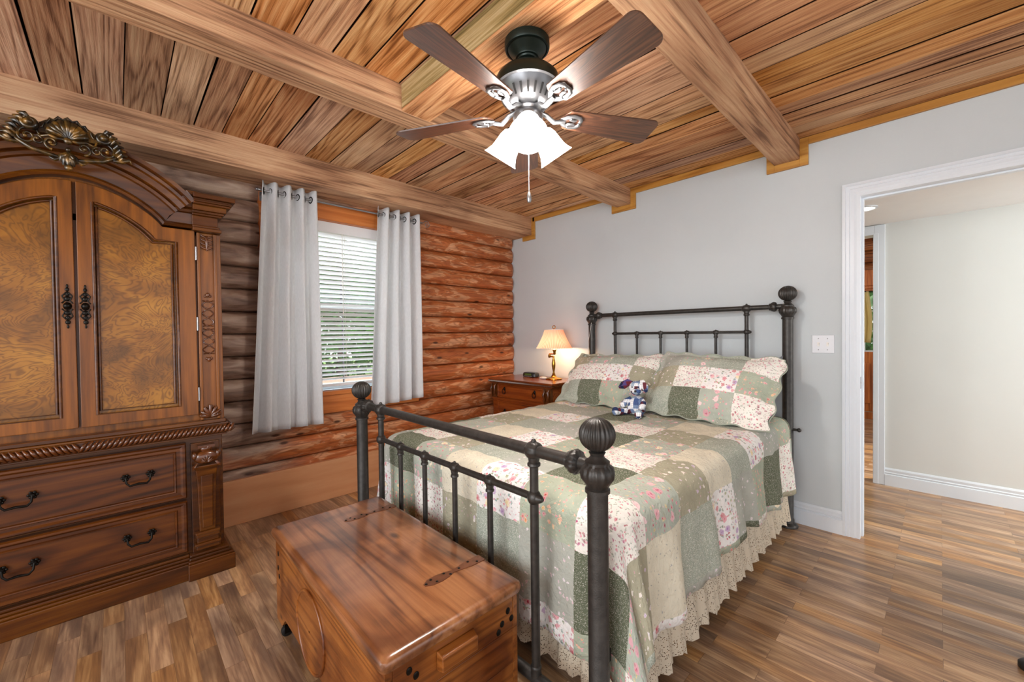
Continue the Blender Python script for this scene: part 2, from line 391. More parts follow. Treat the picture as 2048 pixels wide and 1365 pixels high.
# quilt prints, in metres of cloth through the uv map
def cloth(name,base,prints=(),speck=None,leaf=None,kind='UV',q=1.25):
    a=N(name); uv=a.coord(kind)
    wob=a.n('ShaderNodeTexNoise',ins={'Vector':uv,'Scale':70.0*q,'Detail':2.0}).outputs['Color']
    uvd=a.n('ShaderNodeVectorMath',operation='MULTIPLY_ADD',ins={0:wob,1:(.022/q,.022/q,.022/q),2:uv}).outputs[0]
    n=a.noise(uv,9*q,3); c=sr(base)
    col=a.ramp(n,[(.3,tuple(x*.9 for x in c[:3])),(.7,tuple(min(1,x*1.06) for x in c[:3]))])
    def layer(col,scale,r,dens,cols,seed):
        p=a.mapping(uvd,(1,1,1),(seed,seed*1.7,0))
        vo=a.n('ShaderNodeTexVoronoi',ins={'Vector':p,'Scale':scale*q})
        sp=a.n('ShaderNodeSeparateColor',ins={0:vo.outputs['Color']}).outputs
        m=a.math('MULTIPLY',a.math('LESS_THAN',vo.outputs['Distance'],r),a.math('LESS_THAN',sp[0],dens))
        k=len(cols); pc=a.ramp(sp[1],[(i/k,x) for i,x in enumerate(cols)],'CONSTANT')
        ptl=a.math('MULTIPLY_ADD',a.noise(uv,scale*5*q,2),1.2,a.math('DIVIDE',vo.outputs['Distance'],r))
        pc=a.mix(a.ramp(ptl,[(.7,0.0),(.95,.12),(1.05,.0),(1.35,.4)]),pc,'f5ebe8')
        return a.mix(m,col,pc)
    if leaf: col=layer(col,leaf[0],leaf[1],leaf[2],leaf[3],3.3)
    for i,pr in enumerate(prints): col=layer(col,*pr,7.1+i*5)
    if speck: col=layer(col,speck[0],speck[1],1.0,[speck[2]],1.1)
    # quilted puckers
    q1=a.noise(uv,38*q,3,.6); a.bump(q1,.8,.008)
    return a.set(col,.9,0,.1)
RO=['a81c34','c93a56','dc7f92','8a1f33','b8557e']
PRN=[
 cloth('quilt_dark_green','656b58',speck=(210,.30,'989d88')),
 cloth('quilt_small_roses','eeebe3',[(50,.34,.75,RO)],leaf=(75,.32,.75,['7d8f6c','8a9a84'])),
 cloth('quilt_big_floral_sage','b4bbae',[(17,.36,.45,['d98a98','ecc0c4','c75a78','e7d9b0']),(44,.3,.5,RO)],leaf=(44,.34,.6,['6f8a5a','8fa08a','b9a94e'])),
 cloth('quilt_plain_sage','b0b2a8',[(40,.28,.5,['cfc6c9','d9cfd6','c7a9b2'])]),
 cloth('quilt_cream_sprig','dcd6c2',[(60,.24,.6,['8a8f74','a39c78','7b8378'])]),
 cloth('quilt_green_speckle','a3aa9c',speck=(200,.34,'c6ccbc')),
 cloth('quilt_rose_bouquet','efedea',[(22,.38,.6,['c02c46','d9667e','e8a5ae','a67cb8','ecd7a0']),(46,.3,.5,RO)],leaf=(42,.34,.65,['64805c','7b9a94','8a9a5c'])),
 cloth('quilt_olive_blossom','aaa690',[(30,.3,.45,['d9d0d6','b9a3c0','e3dcd0']),(60,.22,.3,['cfc4a8','b8707c'])]),
 cloth('quilt_orange_floral','adb5a2',[(32,.33,.55,['d98c4c','c74a3c','e0b05c','d5707c']),(55,.26,.5,['d98c4c','b8253c'])],leaf=(60,.26,.5,['7a8a5a'])),
]
def lace():
    a=N('cream_lace'); uv=a.coord('UV')
    vo=a.n('ShaderNodeTexVoronoi',ins={'Vector':uv,'Scale':170.0,'Randomness':.6}).outputs['Distance']
    big=a.noise(uv,14,2)
    hole=a.math('MULTIPLY',a.math('LESS_THAN',vo,.30),a.math('GREATER_THAN',big,.40))
    a.set('d0c3ae',.95,0,.1)
    tr=a.n('ShaderNodeBsdfTransparent'); mx=a.n('ShaderNodeMixShader',ins={0:hole,1:a.b.outputs[0],2:tr.outputs[0]})
    a.t.links.new(mx.outputs[0],a.out.inputs[0]); return a.m
MT['lace']=lace()
def plaid(name,cols,scale=42):
    a=N(name); v=a.coord(); p=a.mapping(v,(scale,scale,scale),(0,0,0),(.4,.2,.3))
    fl=a.n('ShaderNodeVectorMath',operation='FLOOR',ins={0:p}).outputs[0]
    wn=a.n('ShaderNodeTexWhiteNoise',ins={0:fl}).outputs['Value']
    k=len(cols); col=a.ramp(wn,[(i/k,c) for i,c in enumerate(cols)],'CONSTANT')
    fr=a.n('ShaderNodeVectorMath',operation='FRACTION',ins={0:a.mapping(v,(scale*2.1,scale*2.1,scale*2.1))}).outputs[0]
    s=a.n('ShaderNodeSeparateXYZ',ins={0:fr}).outputs
    col=a.mix(a.math('MULTIPLY',a.math('LESS_THAN',s[0],.14),.4),col,'2b3550'); col=a.mix(a.math('MULTIPLY',a.math('LESS_THAN',s[2],.14),.4),col,'26304a')
    return a.set(col,.9,0,.1)
MT['plaid']=plaid('plaid_patchwork',['f2f3f6','4a5f8c','eef0f4','6a3238','a9bccd','2f3a5c','f2f3f6','f2f3f6','7e93b5'])
MT['plaid_dark']=plaid('plaid_dark',['232c48','5a4a80','2f3a5c','6c2a30'])
# ================================================================ THE ROOM
m=M(); m.box(-.2,7,-6,4.6,-.1,0); struct(obj('floor',m,MT['floor']))
# ceiling: separate rough boards running along x between the beams, in one mesh
ZC=2.485
m=M(); m2=M()
rb=random.Random(3)
m.box(-.3,7,-6,.12,ZC+.03,ZC+.12,mat=1)
def boards(x0,x1,ys,mat=0,g=.0035):
    for a,b in zip(ys[:-1],ys[1:]):
        dz=rb.uniform(0,.006); gg=g*rb.uniform(.45,1.25); sk=rb.uniform(-.003,.003)
        v=[m.bm.verts.new(p) for p in ((x0,a+gg,ZC+dz),(x1,a+gg+sk,ZC+dz),(x1,b-gg+sk,ZC+dz+rb.uniform(-.002,.002)),(x0,b-gg,ZC+dz),
            (x0,a+gg,ZC+.028),(x1,a+gg+sk,ZC+.028),(x1,b-gg+sk,ZC+.028),(x0,b-gg,ZC+.028))]
        for q,f in enumerate(((0,3,2,1),(4,5,6,7),(0,1,5,4),(1,2,6,5),(2,3,7,6),(3,0,4,7))):
            fc=m.bm.faces.new([v[i] for i in f]); fc.material_index=mat if q==0 else 1
def seq(y0,y1,w0,w1):
    ys=[y0]; 
    while ys[-1]<y1-.09: ys.append(ys[-1]+rb.uniform(w0,w1))
    ys[-1]=y1; return ys
ya=[-5.6,-5.4,-5.2,-5.05,-4.9,-4.75,-4.6,-4.45,-4.3,-4.15,-4.0,-3.85,-3.72,-3.58,-3.438,-3.297,-3.15,-3.0,-2.854,-2.72,-2.587,-2.422,-2.253,-2.09]
boards(.2,1.33,ya+[-1.93,-1.79,-1.64,-1.49,-1.36,-1.21,-1.07,-.92,-.78,-.63,-.5,-.36,-.22,-.09,.0])
boards(1.43,2.53,seq(-5.6,-2.18,.135,.16)+seq(-1.99,0,.10,.16))
boards(2.64,4.2,[-5.6,-5.3,-5.0,-4.7,-4.4,-4.15,-3.9,-3.65,-3.4,-3.16,-2.93,-2.7,-2.48,-2.26,-2.05,-1.84,-1.63,-1.446,-1.29,-1.125,-.984,-.838,-.681,-.546,-.43,-.32,-.22,-.11,0],2)
struct(obj('ceiling',m,[MT['ceil'],MT['gap'],MT['ceil_r']]))
# beams
def beamrough(x0,x1,y0,y1,z0,z1,seed):
    m=M(); n=60; rr=random.Random(seed)
    rings=[]
    for i in range(n+1):
        y=y0+(y1-y0)*i/n
        j=lambda k:.004*noise.noise(Vector((y*3,seed*9.1,k*4.7)))
        rings.append([(x0+j(1),y,z0+j(2)),(x1+j(3),y,z0+j(4)),(x1+j(5),y,z1),(x0+j(6),y,z1)])
    m.loft(rings); return m
struct(obj('ceiling_beam',beamrough(.0,.283,-5.6,0,2.305,2.50,1),MT['beam'],bevel=.004))
struct(obj('ceiling_beam',beamrough(1.308,1.447,-5.6,0,2.357,2.50,2),MT['beam'],bevel=.004))
struct(obj('ceiling_beam',beamrough(2.512,2.652,-5.6,0,2.357,2.50,3),MT['beam'],bevel=.004))
# box beam across, carrying the fan
m=M(); m.box(1.448,2.511,-2.168,-2.005,2.372,2.50); struct(obj('ceiling_beam',m,MT['greenboard'],bevel=.003))
m=M(); m.box(1.448,2.511,-2.166,-2.007,2.358,2.3715); struct(obj('trim_5',m,MT['ceil'],bevel=.002))
m=M(); m.box(1.448,2.511,-2.004,-1.955,2.44,2.484); struct(obj('trim_1',m,MT['ceil']))
# pine trim where ceiling and beams meet the white wall
m=M()
def tr(x0,x1,z0,z1): m.box(x0,x1,-.018,-.0005,z0,z1)
tr(.30,1.262,ZC-.045,ZC); tr(1.492,2.466,ZC-.045,ZC); tr(2.698,4.2,ZC-.045,ZC)
tr(.15,.328,2.258,2.305); tr(.283,.328,2.305,ZC)
for a,b in ((1.308,1.447),(2.512,2.652)):
    tr(a-.046,a,2.312,ZC); tr(b,b+.046,2.312,ZC); tr(a,b,2.312,2.357)
struct(obj('trim_2',m,MT['trimwood_x'],bevel=.002))
# log wall
LB=[.0,.062,.208,.361,.514,.667,.82,.973,1.127,1.28,1.433,1.587,1.74,1.895,2.05,2.2,2.36,2.5]
m=M(); ra=random.Random(11)
def logseg(k,y0,y1):
    z0,z1=LB[k],LB[k+1]; zc=(z0+z1)/2; h=(z1-z0)/2; ny=max(3,int((y1-y0)/.05)); nt=12; rings=[]
    for i in range(ny+1):
        y=y0+(y1-y0)*i/ny; ring=[]
        for t in range(nt+1):
            th=-PI/2+PI*t/nt
            d=.010*noise.noise(Vector((y*1.3,k*7.7,th*.6)))+.004*noise.noise(Vector((y*9,k*3.1,th*2)))
            e=1-.6*max(0,(y+.05)/.05)**2 if y>-.05 else 1
            ring.append((-.048+((.066 if k>2 else .044)+d)*abs(math.cos(th))**.75*e,y,zc+h*math.sin(th)*.995))
        ring.append((-.2,y,z1)); ring.append((-.2,y,z0)); rings.append(ring)
    m.loft(rings)
WY0,WY1,WZ0,WZ1=-2.40,-1.32,.80,2.19
for k in range(len(LB)-1):
    z0,z1=LB[k],LB[k+1]
    if z1>WZ0 and z0<WZ1: logseg(k,-5.6,WY0); logseg(k,WY1,0.0)
    else: logseg(k,-5.6,0.0)
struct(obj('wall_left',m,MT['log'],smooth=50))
m=M(); m.box(-.04,.022,-5.6,0,0,.300); struct(obj('baseboard_left',m,MT['baseboard'],bevel=.003))
# white wall with doorway
m=M(); m.box(-.2,2.942,.0,.12,0,2.6); m.box(2.942,3.95,.0,.12,2.062,2.6); m.box(3.95,7,.0,.12,0,2.6)
struct(obj('wall_back',m,MT['white_wall']))
# baseboards with two grooves
def bboard(name,x0,x1,y,h=.141,t=.018):
    m=M(); p=[(0,0),(t,0),(t,.088*h/.141),(t*.55,.092*h/.141),(t*.8,.104*h/.141),(t*.45,.109*h/.141),(t*.6,.128*h/.141),(t*.25,h),(0,h)]
    m.prism([(y-a,b) for a,b in p],'x',x0,x1); return struct(obj(name,m,MT['trim_white']))
bboard('baseboard_back',.05,2.867,-.0005)
# door casings
def casing(name,x,w,y,z1,side,y2,xr,head=True,lining=.12):
    m=M()
    # fluted profile across width (u from outer to inner edge)
    prof=[(0,0),(0,.018),(.22,.020),(.28,.013),(.50,.015),(.56,.010),(.82,.012),(1,.007),(1,0)]
    hh=z1+w
    rl=[]; 
    m.loft([[(x+u*w*side,y-d,z) for u,d in prof] for z in (0,)]+[[(x+u*w*side,y-d,hh-u*w) for u,d in prof]],cap=False)
    if head:
        m.loft([[(x+u*w*side,y-d,hh-u*w) for u,d in prof],[(xr,y-d,hh-u*w) for u,d in prof]],cap=False)
    return m
m=casing('c',2.867,.066,-.0005,2.065,1,0,3.95)
# jamb lining
m.box(2.926,2.950,-.0075,.122,0,2.072); m.box(2.9501,3.95,-.0075,.122,2.050,2.072); m.box(3.935,3.955,-.002,.122,0,2.062)
m.box(2.9501,2.960,.05,.085,0,2.0495); m.box(2.9602,3.94,.05,.085,2.040,2.0495)
m.box(3.95,4.02,-.016,0,0,2.13)
struct(obj('door_1',m,MT['trim_white']))
m=M(); m.box(2.9495,2.9515,-.001,.028,.905,.975); m.lathe([(.006,0),(.006,.002)],(2.951,.012,.94),'x',12)
jp=struct(obj('trim_3',m,MT['steel']))
# hall
m=M(); m.box(2.934,7,1.275,1.395,0,2.35); m.box(-.2,2.10,1.275,1.395,0,2.35); m.box(2.10,2.934,1.275,1.395,2.035,2.35)
struct(obj('wall_hall',m,MT['hall_wall']))
m=M(); m.box(-.2,7,.12,1.275,2.11,2.3); struct(obj('ceiling_hall',m,MT['hall_ceil']))
bboard('baseboard_hall',2.972,7,1.2745)
m=M(); m.box(2.906,2.972,1.258,1.2745,0,2.104); m.box(2.03,2.906,1.258,1.2745,2.035,2.104); m.box(2.03,2.10,1.258,1.2745,0,2.035)
m.box(2.900,2.934,1.256,1.40,0,2.04); m.box(2.10,2.906,1.256,1.40,2.03,2.045)
struct(obj('door_2',m,MT['trim_white'],bevel=.003))
for i,(x,y) in enumerate(((2.985,.249),(2.905,.603))):
    t=thing('recessed_light',('round recessed light in the hall ceiling just inside the doorway','second round recessed light in the hall ceiling, further from the doorway')[i],'ceiling light',(x,y,2.11))
    m=M(); m.lathe([(.075,0),(.078,-.006),(.062,-.009),(.058,-.002)],(x,y,2.11),'z',24,cap=False); obj('rim',m,MT['trim_white'],t,smooth=40)
    m=M(); m.lathe([(.001,-.003),(.058,-.003)],(x,y,2.11),'z',24,cap=False); obj('lens',m,MT['downlight'],t)
# far room seen through the hall doorway
m=M()
for k in range(16):
    z=k*.17
    if z<0: continue
    for x0,x1 in ((-.2,2.18),(3.1,5)) if z<1.86 else ((-.2,5),):
        m.loft([[(x,4.50-.06*math.cos(t),z+.085+.084*math.sin(t)) for t in [(-PI/2+PI*i/8) for i in range(9)]]+[(x,4.6,z+.17),(x,4.6,z)] for x in (x0,x1)])
struct(obj('wall_far',m,MT['far_log'],smooth=50))
m=M(); m.box(-.2,5,1.395,4.6,2.72,2.85)
for k in range(8): m.box(.3+k*.55,.42+k*.55,1.40,4.44,2.50,2.72)
struct(obj('ceiling_far',m,MT['far_log']))
m=M(); m.box(2.1,3.2,4.40,4.47,1.88,2.10); m.box(2.1,3.2,4.43,4.47,1.84,1.88); m.box(2.1,2.2,4.43,4.5,0,1.84); m.box(3.08,3.2,4.43,4.5,0,1.84)
m.box(2.2,3.08,4.44,4.49,.0,.10)
struct(obj('trim_4',m,MT['far_wood'],bevel=.004))
m=M(); m.box(2.2,3.08,4.45,4.50,.105,.95); m.box(2.2,2.32,4.45,4.50,.95,1.84); m.box(2.96,3.08,4.45,4.5,.95,1.84); m.box(2.32,2.96,4.45,4.5,1.80,1.84)
for a,b in ((2.32,2.60),(2.66,2.96)):
    m.box(a,b,4.435,4.45,.22,.79)
dr=struct(obj('door_3',m,MT['far_wood'],bevel=.006))
m=M()
for k in range(3): m.box(2.32,2.96,4.465,4.485,.95+k*.283,.97+k*.283)
for x in (2.53,2.74): m.box(x-.012,x+.012,4.465,4.485,.95,1.8)
struct(obj('muntin',m,MT['vinyl'],dr))
m=M(); m.box(2.32,2.96,4.473,4.477,.95,1.8); struct(obj('door_glass',m,MT['glass'],dr))
m=M(); m.grid(lambda u,v:(2.36+.245*u+.02*math.sin(v*4),4.40+.018*math.sin(u*2*PI*4),1.10+.70*v-.02*u*(1-v)),48,12); 
cu=obj('cafe_curtain',m,MT['yellow_curtain'],smooth=180,solid=.003); tag(cu,'pale yellow curtain on the glazed wooden door of the far room','curtain')
m=M(); m.tube([(2.25,4.40,1.80),(3.0,4.40,1.80)],.006); tag(obj('cafe_curtain_rod',m,MT['bronze']),'thin dark rod holding the yellow curtain on the far door','curtain rod')
# ---------------------------------------------------------------- window
m=M(); YA,YB=-2.474,-1.246; ZA,ZB=.667,2.268
m.box(-.03,.028,YA,YB,2.150,ZB); m.box(-.03,.028,YA,YA+.10,.83,2.150); m.box(-.03,.028,YB-.10,YB,.83,2.150)
m.box(-.03,.028,YA,YB,ZA,.805); m.box(-.06,.045,YA-.01,YB+.01,.805,.835)
wf=struct(obj('window_1',m,MT['trimwood_y'],bevel=.003))
WA,WB=-2.374,-1.346
m=M(); 
m.box(-.20,-.03,WA-.03,WA,.80,2.18); m.box(-.20,-.03,WB,WB+.03,.80,2.18); m.box(-.20,-.03,WA,WB,2.15,2.19); m.box(-.20,-.03,WA,WB,.795,.835)
struct(obj('window_jamb',m,MT['trim_white'],wf))
for nm,z0,z1,x in (('upper_sash',1.47,2.15,-.165),('lower_sash',.835,1.51,-.135)):
    m=M(); m.box(x,x+.03,WA,WA+.045,z0,z1); m.box(x,x+.03,WB-.045,WB,z0,z1); m.box(x,x+.03,WA,WB,z0,z0+.045); m.box(x,x+.03,WA,WB,z1-.045,z1)
    s=struct(obj(nm,m,MT['vinyl'],wf,bevel=.002))
    m=M(); m.box(x+.010,x+.020,-1.864,-1.852,z0+.045,z1-.045); struct(obj('muntin',m,MT['dark_frame'],s))
    m=M(); m.box(x+.013,x+.017,WA+.04,WB-.04,z0+.04,z1-.04); struct(obj('pane',m,MT['glass'],s))
# blinds
t=thing('venetian_blind','white slatted venetian blind hanging in the log wall window between the curtains','window blind',(-.05,-1.86,.845))
m=M(); m.box(-.085,-.03,WA+.005,WB-.005,2.075,2.148); m.box(-.032,-.024,WA+.003,WB-.003,2.07,2.15); obj('headrail',m,MT['blind'],t,bevel=.003)
m=M(); z=2.05; i=0
while z>.90:
    tilt=.010; 
    rg=[]
    for y in (WA+.01,-2.1,-1.86,-1.6,WB-.01):
        sag=0
        if i in (28,29): sag=-.012*math.exp(-((y+1.7)/.2)**2)
        pr=[(-.079,-tilt),(-.055,-.001),(-.031,tilt),(-.031,tilt+.0028),(-.055,.0035),(-.079,-tilt+.0028)]
        rg.append([(x,y,z+d+sag) for x,d in pr])
    m.loft(rg); z-=.0365; i+=1
obj('slats',m,MT['blind'],t)
m=M(); m.box(-.079,-.031,WA+.01,WB-.01,.862,.882); obj('bottom_rail',m,MT['blind'],t,bevel=.003)
for y in (-2.25,-1.87,-1.47):
    m=M(); 
    for x in (-.0815,-.0285): m.tube([(x,y,.88),(x,y,2.08)],.0011,5)
    obj('ladder_cord',m,MT['white_plastic'],t)
m=M(); m.tube([(-.022,-1.89,2.07),(-.020,-1.89,1.45)],.0025,6); m.lathe([(.003,0),(.006,-.01),(.006,-.03),(.002,-.035)],(-.020,-1.89,1.46),'z',10); obj('tilt_wand',m,MT['white_plastic'],t,smooth=50)
# curtain rod
t=thing('curtain_rod','thin polished metal curtain rod across the top of the window','curtain rod',(.12,-1.87,2.245))
m=M(); m.tube([(.12,-2.50,2.247),(.12,-1.24,2.247)],.0075,10); obj('pole',m,MT['steel'],t,smooth=60)
for y in (-2.46,-1.262):
    m=M(); m.tube([(.028,y,2.232),(.07,y,2.228),(.11,y,2.232),(.12,y,2.239)],.005,8); m.box(.026,.032,y-.012,y+.012,2.20,2.262); obj('bracket',m,MT['steel'],t,bevel=.001)
m=M(); m.ball((.12,-2.505,2.247),.011); obj('end_cap',m,MT['steel'],t,smooth=60)
m=M(); sp=[]
for i in range(34):
    th=PI*.9-i*.28; r=.034*(1-i/38)
    sp.append((.12,-1.195+r*math.cos(th),2.238+r*math.sin(th)))
m.tube([(.12,-1.24,2.247)]+sp,.0032,7); obj('finial',m,MT['steel'],t,smooth=60)
# curtains
def curtain(y0,y1,yb0,yb1,zt,zb,label,ph,slope=0,nf=4):
    t=thing('window_curtain',label,'curtain',(.12,(y0+y1)/2,zb),'white grommet curtains at the window')
    def fn(u,v):
        # v 0 bottom..1 top
        y=(y0+(y1-y0)*u)*v+(yb0+(yb1-yb0)*u)*(1-v)
        A=.041+.006*math.sin(v*3+ph)
        s=math.sin(2*PI*nf*u+ph); s=math.copysign(abs(s)**.8,s)
        x=.125+A*s+.008*math.sin(2*PI*(nf*1.7)*u+v*4)*(1-v)
        y+=.008*math.cos(2*PI*nf*u*2+ph)*(1-v)
        z=zb+(zt-zb)*v+slope*(u-.5)*(1-v)+.006*math.sin(2*PI*nf*u+ph)*(v if v>.9 else (1-v)*(v<.1))
        return (x,y,z)
    m=M(); m.grid(fn,120,40)
    obj('cloth',m,MT['curtain'],t,smooth=180,solid=.0025)
    m=M(); m.grid(lambda u,v:tuple(Vector(fn(u,.075+.006*v))+Vector((.0022,0,0))),120,1); obj('hem',m,MT['curtain'],t,smooth=180)
    for k in range(2*nf):
        u=(k*PI-ph)/(2*PI*nf)
        u=u%1.0
        y=y0+(y1-y0)*u
        tt=Vector(fn(min(u+.004,1),.965))-Vector(fn(max(u-.004,0),.965)); nn=Vector((-tt.y,tt.x,0)).normalized()
        m=M(); a=nn.orthogonal().normalized(); b=nn.cross(a)
        c=Vector((.12,y,2.245))
        for rr in (.0035,):
            m.tube([c+(a*math.cos(2*PI*q/20)+b*math.sin(2*PI*q/20))*.021 for q in range(20)],.0055,6,closed=True)
        obj('grommet',m,MT['bronze'],t,smooth=60)
curtain(-2.478,-2.135,-2.565,-2.115,2.305,.615,'white grommet curtain at the window, the longer and wider one beside the armoire',2.3)
curtain(-1.665,-1.285,-1.752,-1.275,2.298,.70,'white grommet curtain at the window, the one nearer the bed and nightstand',2.3,slope=.03)
# ---------------------------------------------------------------- outside
m=M(); m.box(-30,-.2,-14,16,-.5,-.42); m.box(-.19,9,4.61,16,-.5,-.42); struct(obj('lawn',m,MT['lawn']))
m=M(); m.box(-6.5,-1.2,-5,3.2,-.42,-.36); struct(obj('patio_path',m,MT['deck']))
def tree(x,y,h,w,seed,label):
    t=thing('garden_tree',label,'tree',(x,y,-.42),'trees outside the window'); rr=random.Random(seed)
    m=M(); m.tube([(x,y,-.42),(x+.05,y+.08,h*.3),(x-.05,y,h*.6)],[.12,.09,.05],8); obj('trunk',m,MT['bark'],t,smooth=60)
    m=M()
    for i in range(3800):
        a=rr.uniform(0,2*PI); b=math.acos(rr.uniform(-1,1)); q=rr.uniform(.55,1)
        c=Vector((x+w*q*math.sin(b)*math.cos(a),y+w*q*math.sin(b)*math.sin(a),h*.55+h*.5*q*math.cos(b)))
        c+=Vector([noise.noise(c*1.3+Vector((k*9,seed,0)))*.5 for k in range(3)])
        d=Vector([rr.uniform(-1,1) for _ in range(3)]).normalized(); e=d.orthogonal().normalized(); s=rr.uniform(.05,.11)*max(1,w*.75)
        m.bm.faces.new([m.bm.verts.new(p) for p in (c-d*s,c+e*s*.5,c+d*s,c-e*s*.5)])
    obj('crown',m,MT['leafm'],t,recalc=False)
tree(-4.9,-.1,3.0,1.35,1,'green leafy tree behind the blind slats, the one nearest the window')
tree(-7.4,2.9,5.0,1.75,2,'green leafy tree outside the window, seen toward the bed side of the blind')
tree(-10.4,-1.0,6.2,2.3,3,'tall green tree further back, behind the nearest tree outside the window')
tree(-13.0,5.0,8.4,3.4,4,'tallest green tree outside the window, furthest from the house')
tree(-17.5,-2.6,9.5,3.2,5,'large green tree far outside the window behind the tall tree')
tree(2.75,8.6,4.4,2.1,6,'green garden tree outside the glazed door of the far room')
m=M(); m.box(-3.3,-3.12,-4.5,3.0,-.42,.62); struct(obj('wall_garden',m,MT['deck']))
# ================================================================ ARMOIRE
AC=-3.325
arm=thing('armoire','large carved walnut armoire with arched top, two burl doors and two wide drawers','armoire',(.30,AC,0))
def mir(pts): return [(2*AC-y,z) for y,z in pts]
def arcpts(half):  # half: centre -> right end; returns left..right
    return [(2*AC-y,z) for y,z in half[::-1]][:-1]+half
def arch(yc,zc,ys,zs,ye,n=22,drop=0):
    # smooth arch from centre (yc,zc) to shoulder (ys,zs) then flat to ye
    out=[]
    for i in range(n+1):
        u=i/n; out.append((yc+(ys-yc)*u, zs+(zc-zs)*(1-u**1.9)**.86))
    out[-1]=(ys,zs)
    if ye is not None: out.append((ye,zs))
    return out
# body
m=M(); m.box(.04,.545,AC-.525,AC+.525,.80,1.83)
top=arcpts(arch(AC,2.0,-3.02,1.83,-2.80))
m.prism([(AC-.525,1.80)]+top+[(AC+.525,1.80)],'x',.04,.545); obj('upper_body',m,MT['cherry_z'],arm)
m=M(); m.box(.04,.545,AC-.555,AC+.535,.10,.745); obj('lower_body',m,MT['cherry_y'],arm,bevel=.004)
# doors
def ringprism(m,outer,inner,x0,x1):
    n=len(outer)
    m.loft([[(x0,)+p for p in outer],[(x1,)+p for p in outer],[(x1,)+p for p in inner],[(x0,)+p for p in inner],[(x0,)+p for p in outer]],cap=False)
def door(side):
    s=1 if side>0 else -1
    def Y(y): return y if s>0 else 2*AC-y
    N_=22
    o=arch(AC+.006,1.972,-3.022,1.818,-2.893,N_)        # centre..end
    # offset inner
    i0=-3.268; inn=[]
    src=arch(AC,1.895,-3.052,1.748,-2.968,N_)
    def zin(y):
        for (a,b),(c,d) in zip(src[:-1],src[1:]):
            if a<=y<=c: return b+(d-b)*(y-a)/(c-a)
        return src[-1][1]
    ys=[i0+(-3.052-i0)*k/N_ for k in range(N_+1)]+[-2.968]
    inn=[(y,zin(y)) for y in ys]
    outer=[(AC+.004,.852)]+o+[(-2.893,.852)]; inner=[(i0,.905)]+inn+[(-2.968,.905)]
    outer=[(Y(a),b) for a,b in outer]; inner=[(Y(a),b) for a,b in inner]
    m=M(); ringprism(m,outer,inner,.546,.573)
    d=obj('door',m,MT['cherry_z'],arm,bevel=.003)
    m=M(); m.prism([(a,b) for a,b in inner],'x',.548,.556); obj('door_panel',m,MT['burl'],d)
    m=M(); m.tube([(.571,)+p for p in inner],.0065,8,closed=True)
    cy=sum(p[0] for p in inner)/len(inner); cz=1.38
    m.tube([(.560,p[0]+(cy-p[0])*.10,p[1]+(cz-p[1])*.035) for p in inner],.006,8,closed=True)
    obj('panel_moulding',m,MT['cherry_y'],d,smooth=60)
    yh=Y(-3.297 if s>0 else -3.297)
    m=M(); zc=1.405
    for k,(dz,r,sz) in enumerate(((.09,.004,2.2),(.075,.007,1.3),(.055,.008,1.4),(.033,.012,1),(0,.015,1.2),(-.030,.012,1),(-.052,.008,1.3),(-.072,.009,1.2),(-.092,.004,2.2))):
        m.ball((.578,yh,zc+dz),r,.5,1,sz,u=10,v=6)
    m.lathe([(.006,0),(.006,.016),(.012,.02),(.013,.028),(.006,.034)],(.575,yh,zc),'x',12)
    for q in (-1,1):
        m.tube([(.58,yh+.004*q,zc+.06),(.582,yh+.016*q,zc+.045),(.58,yh+.008*q,zc+.025),(.582,yh+.017*q,zc+.012)],.003,6)
        m.tube([(.58,yh+.004*q,zc-.06),(.582,yh+.016*q,zc-.045),(.58,yh+.008*q,zc-.025),(.582,yh+.017*q,zc-.012)],.003,6)
    obj('door_handle',m,MT['bronze'],d,smooth=70)
    for z in (.96,1.33,1.70):
        m=M(); m.tube([(.572,Y(-2.889),z-.035),(.572,Y(-2.889),z+.035)],.0045,8); obj('hinge',m,MT['steel'],d,smooth=60)
door(1); door(-1)
# crown cornice
low=arcpts(arch(AC,1.988,-3.020,1.826,-2.885))
def sweep(m,path,prof):
    n=len(path); rings=[]
    for i,(y,z) in enumerate(path):
        def nrm(a,b):
            d=Vector((b[0]-a[0],b[1]-a[1])); d.normalize(); return Vector((-d.y,d.x))
        if i==0: q=nrm(path[0],path[1])
        elif i==n-1: q=nrm(path[-2],path[-1])
        else:
            a=nrm(path[i-1],path[i]); b=nrm(path[i],path[i+1]); q=(a+b); q.normalize(); q=q/max(.6,q.dot(a))
        rings.append([(x,y+q.x*h,z+q.y*h) for h,x in prof])
    m.loft(rings)
m=M(); sweep(m,low,[(0,.50),(0,.588),(.010,.597),(.020,.590),(.024,.578),(.075,.584),(.080,.598),(.092,.603),(.100,.596),(.104,.612),(.128,.622),(.134,.636),(.146,.640),(.154,.634),(.160,.645),(.176,.652),(.176,.10),(.05,.10)])
obj('arched_cornice',m,MT['cherry_y'],arm,smooth=35)
for s in (1,-1):
    m=M()
    def Yr(a,b): return (a,b) if s>0 else (2*AC-b,2*AC-a)
    for z0,z1,x,dy in ((1.815,1.832,.612,-.015),(1.832,1.845,.605,-.022),(1.845,1.895,.598,-.030),(1.895,1.905,.615,-.012),(1.905,1.918,.622,-.005),(1.918,1.945,.632,.004),(1.945,1.955,.650,.022),(1.955,1.966,.655,.028),(1.966,1.974,.650,.022),(1.974,1.996,.668,.040)):
        y0,y1=Yr(-2.905 ,-2.765+dy); m.box(.10,x,y0,y1,z0,z1)
    obj('cornice_block',m,MT['cherry_y'],arm,bevel=.0035)
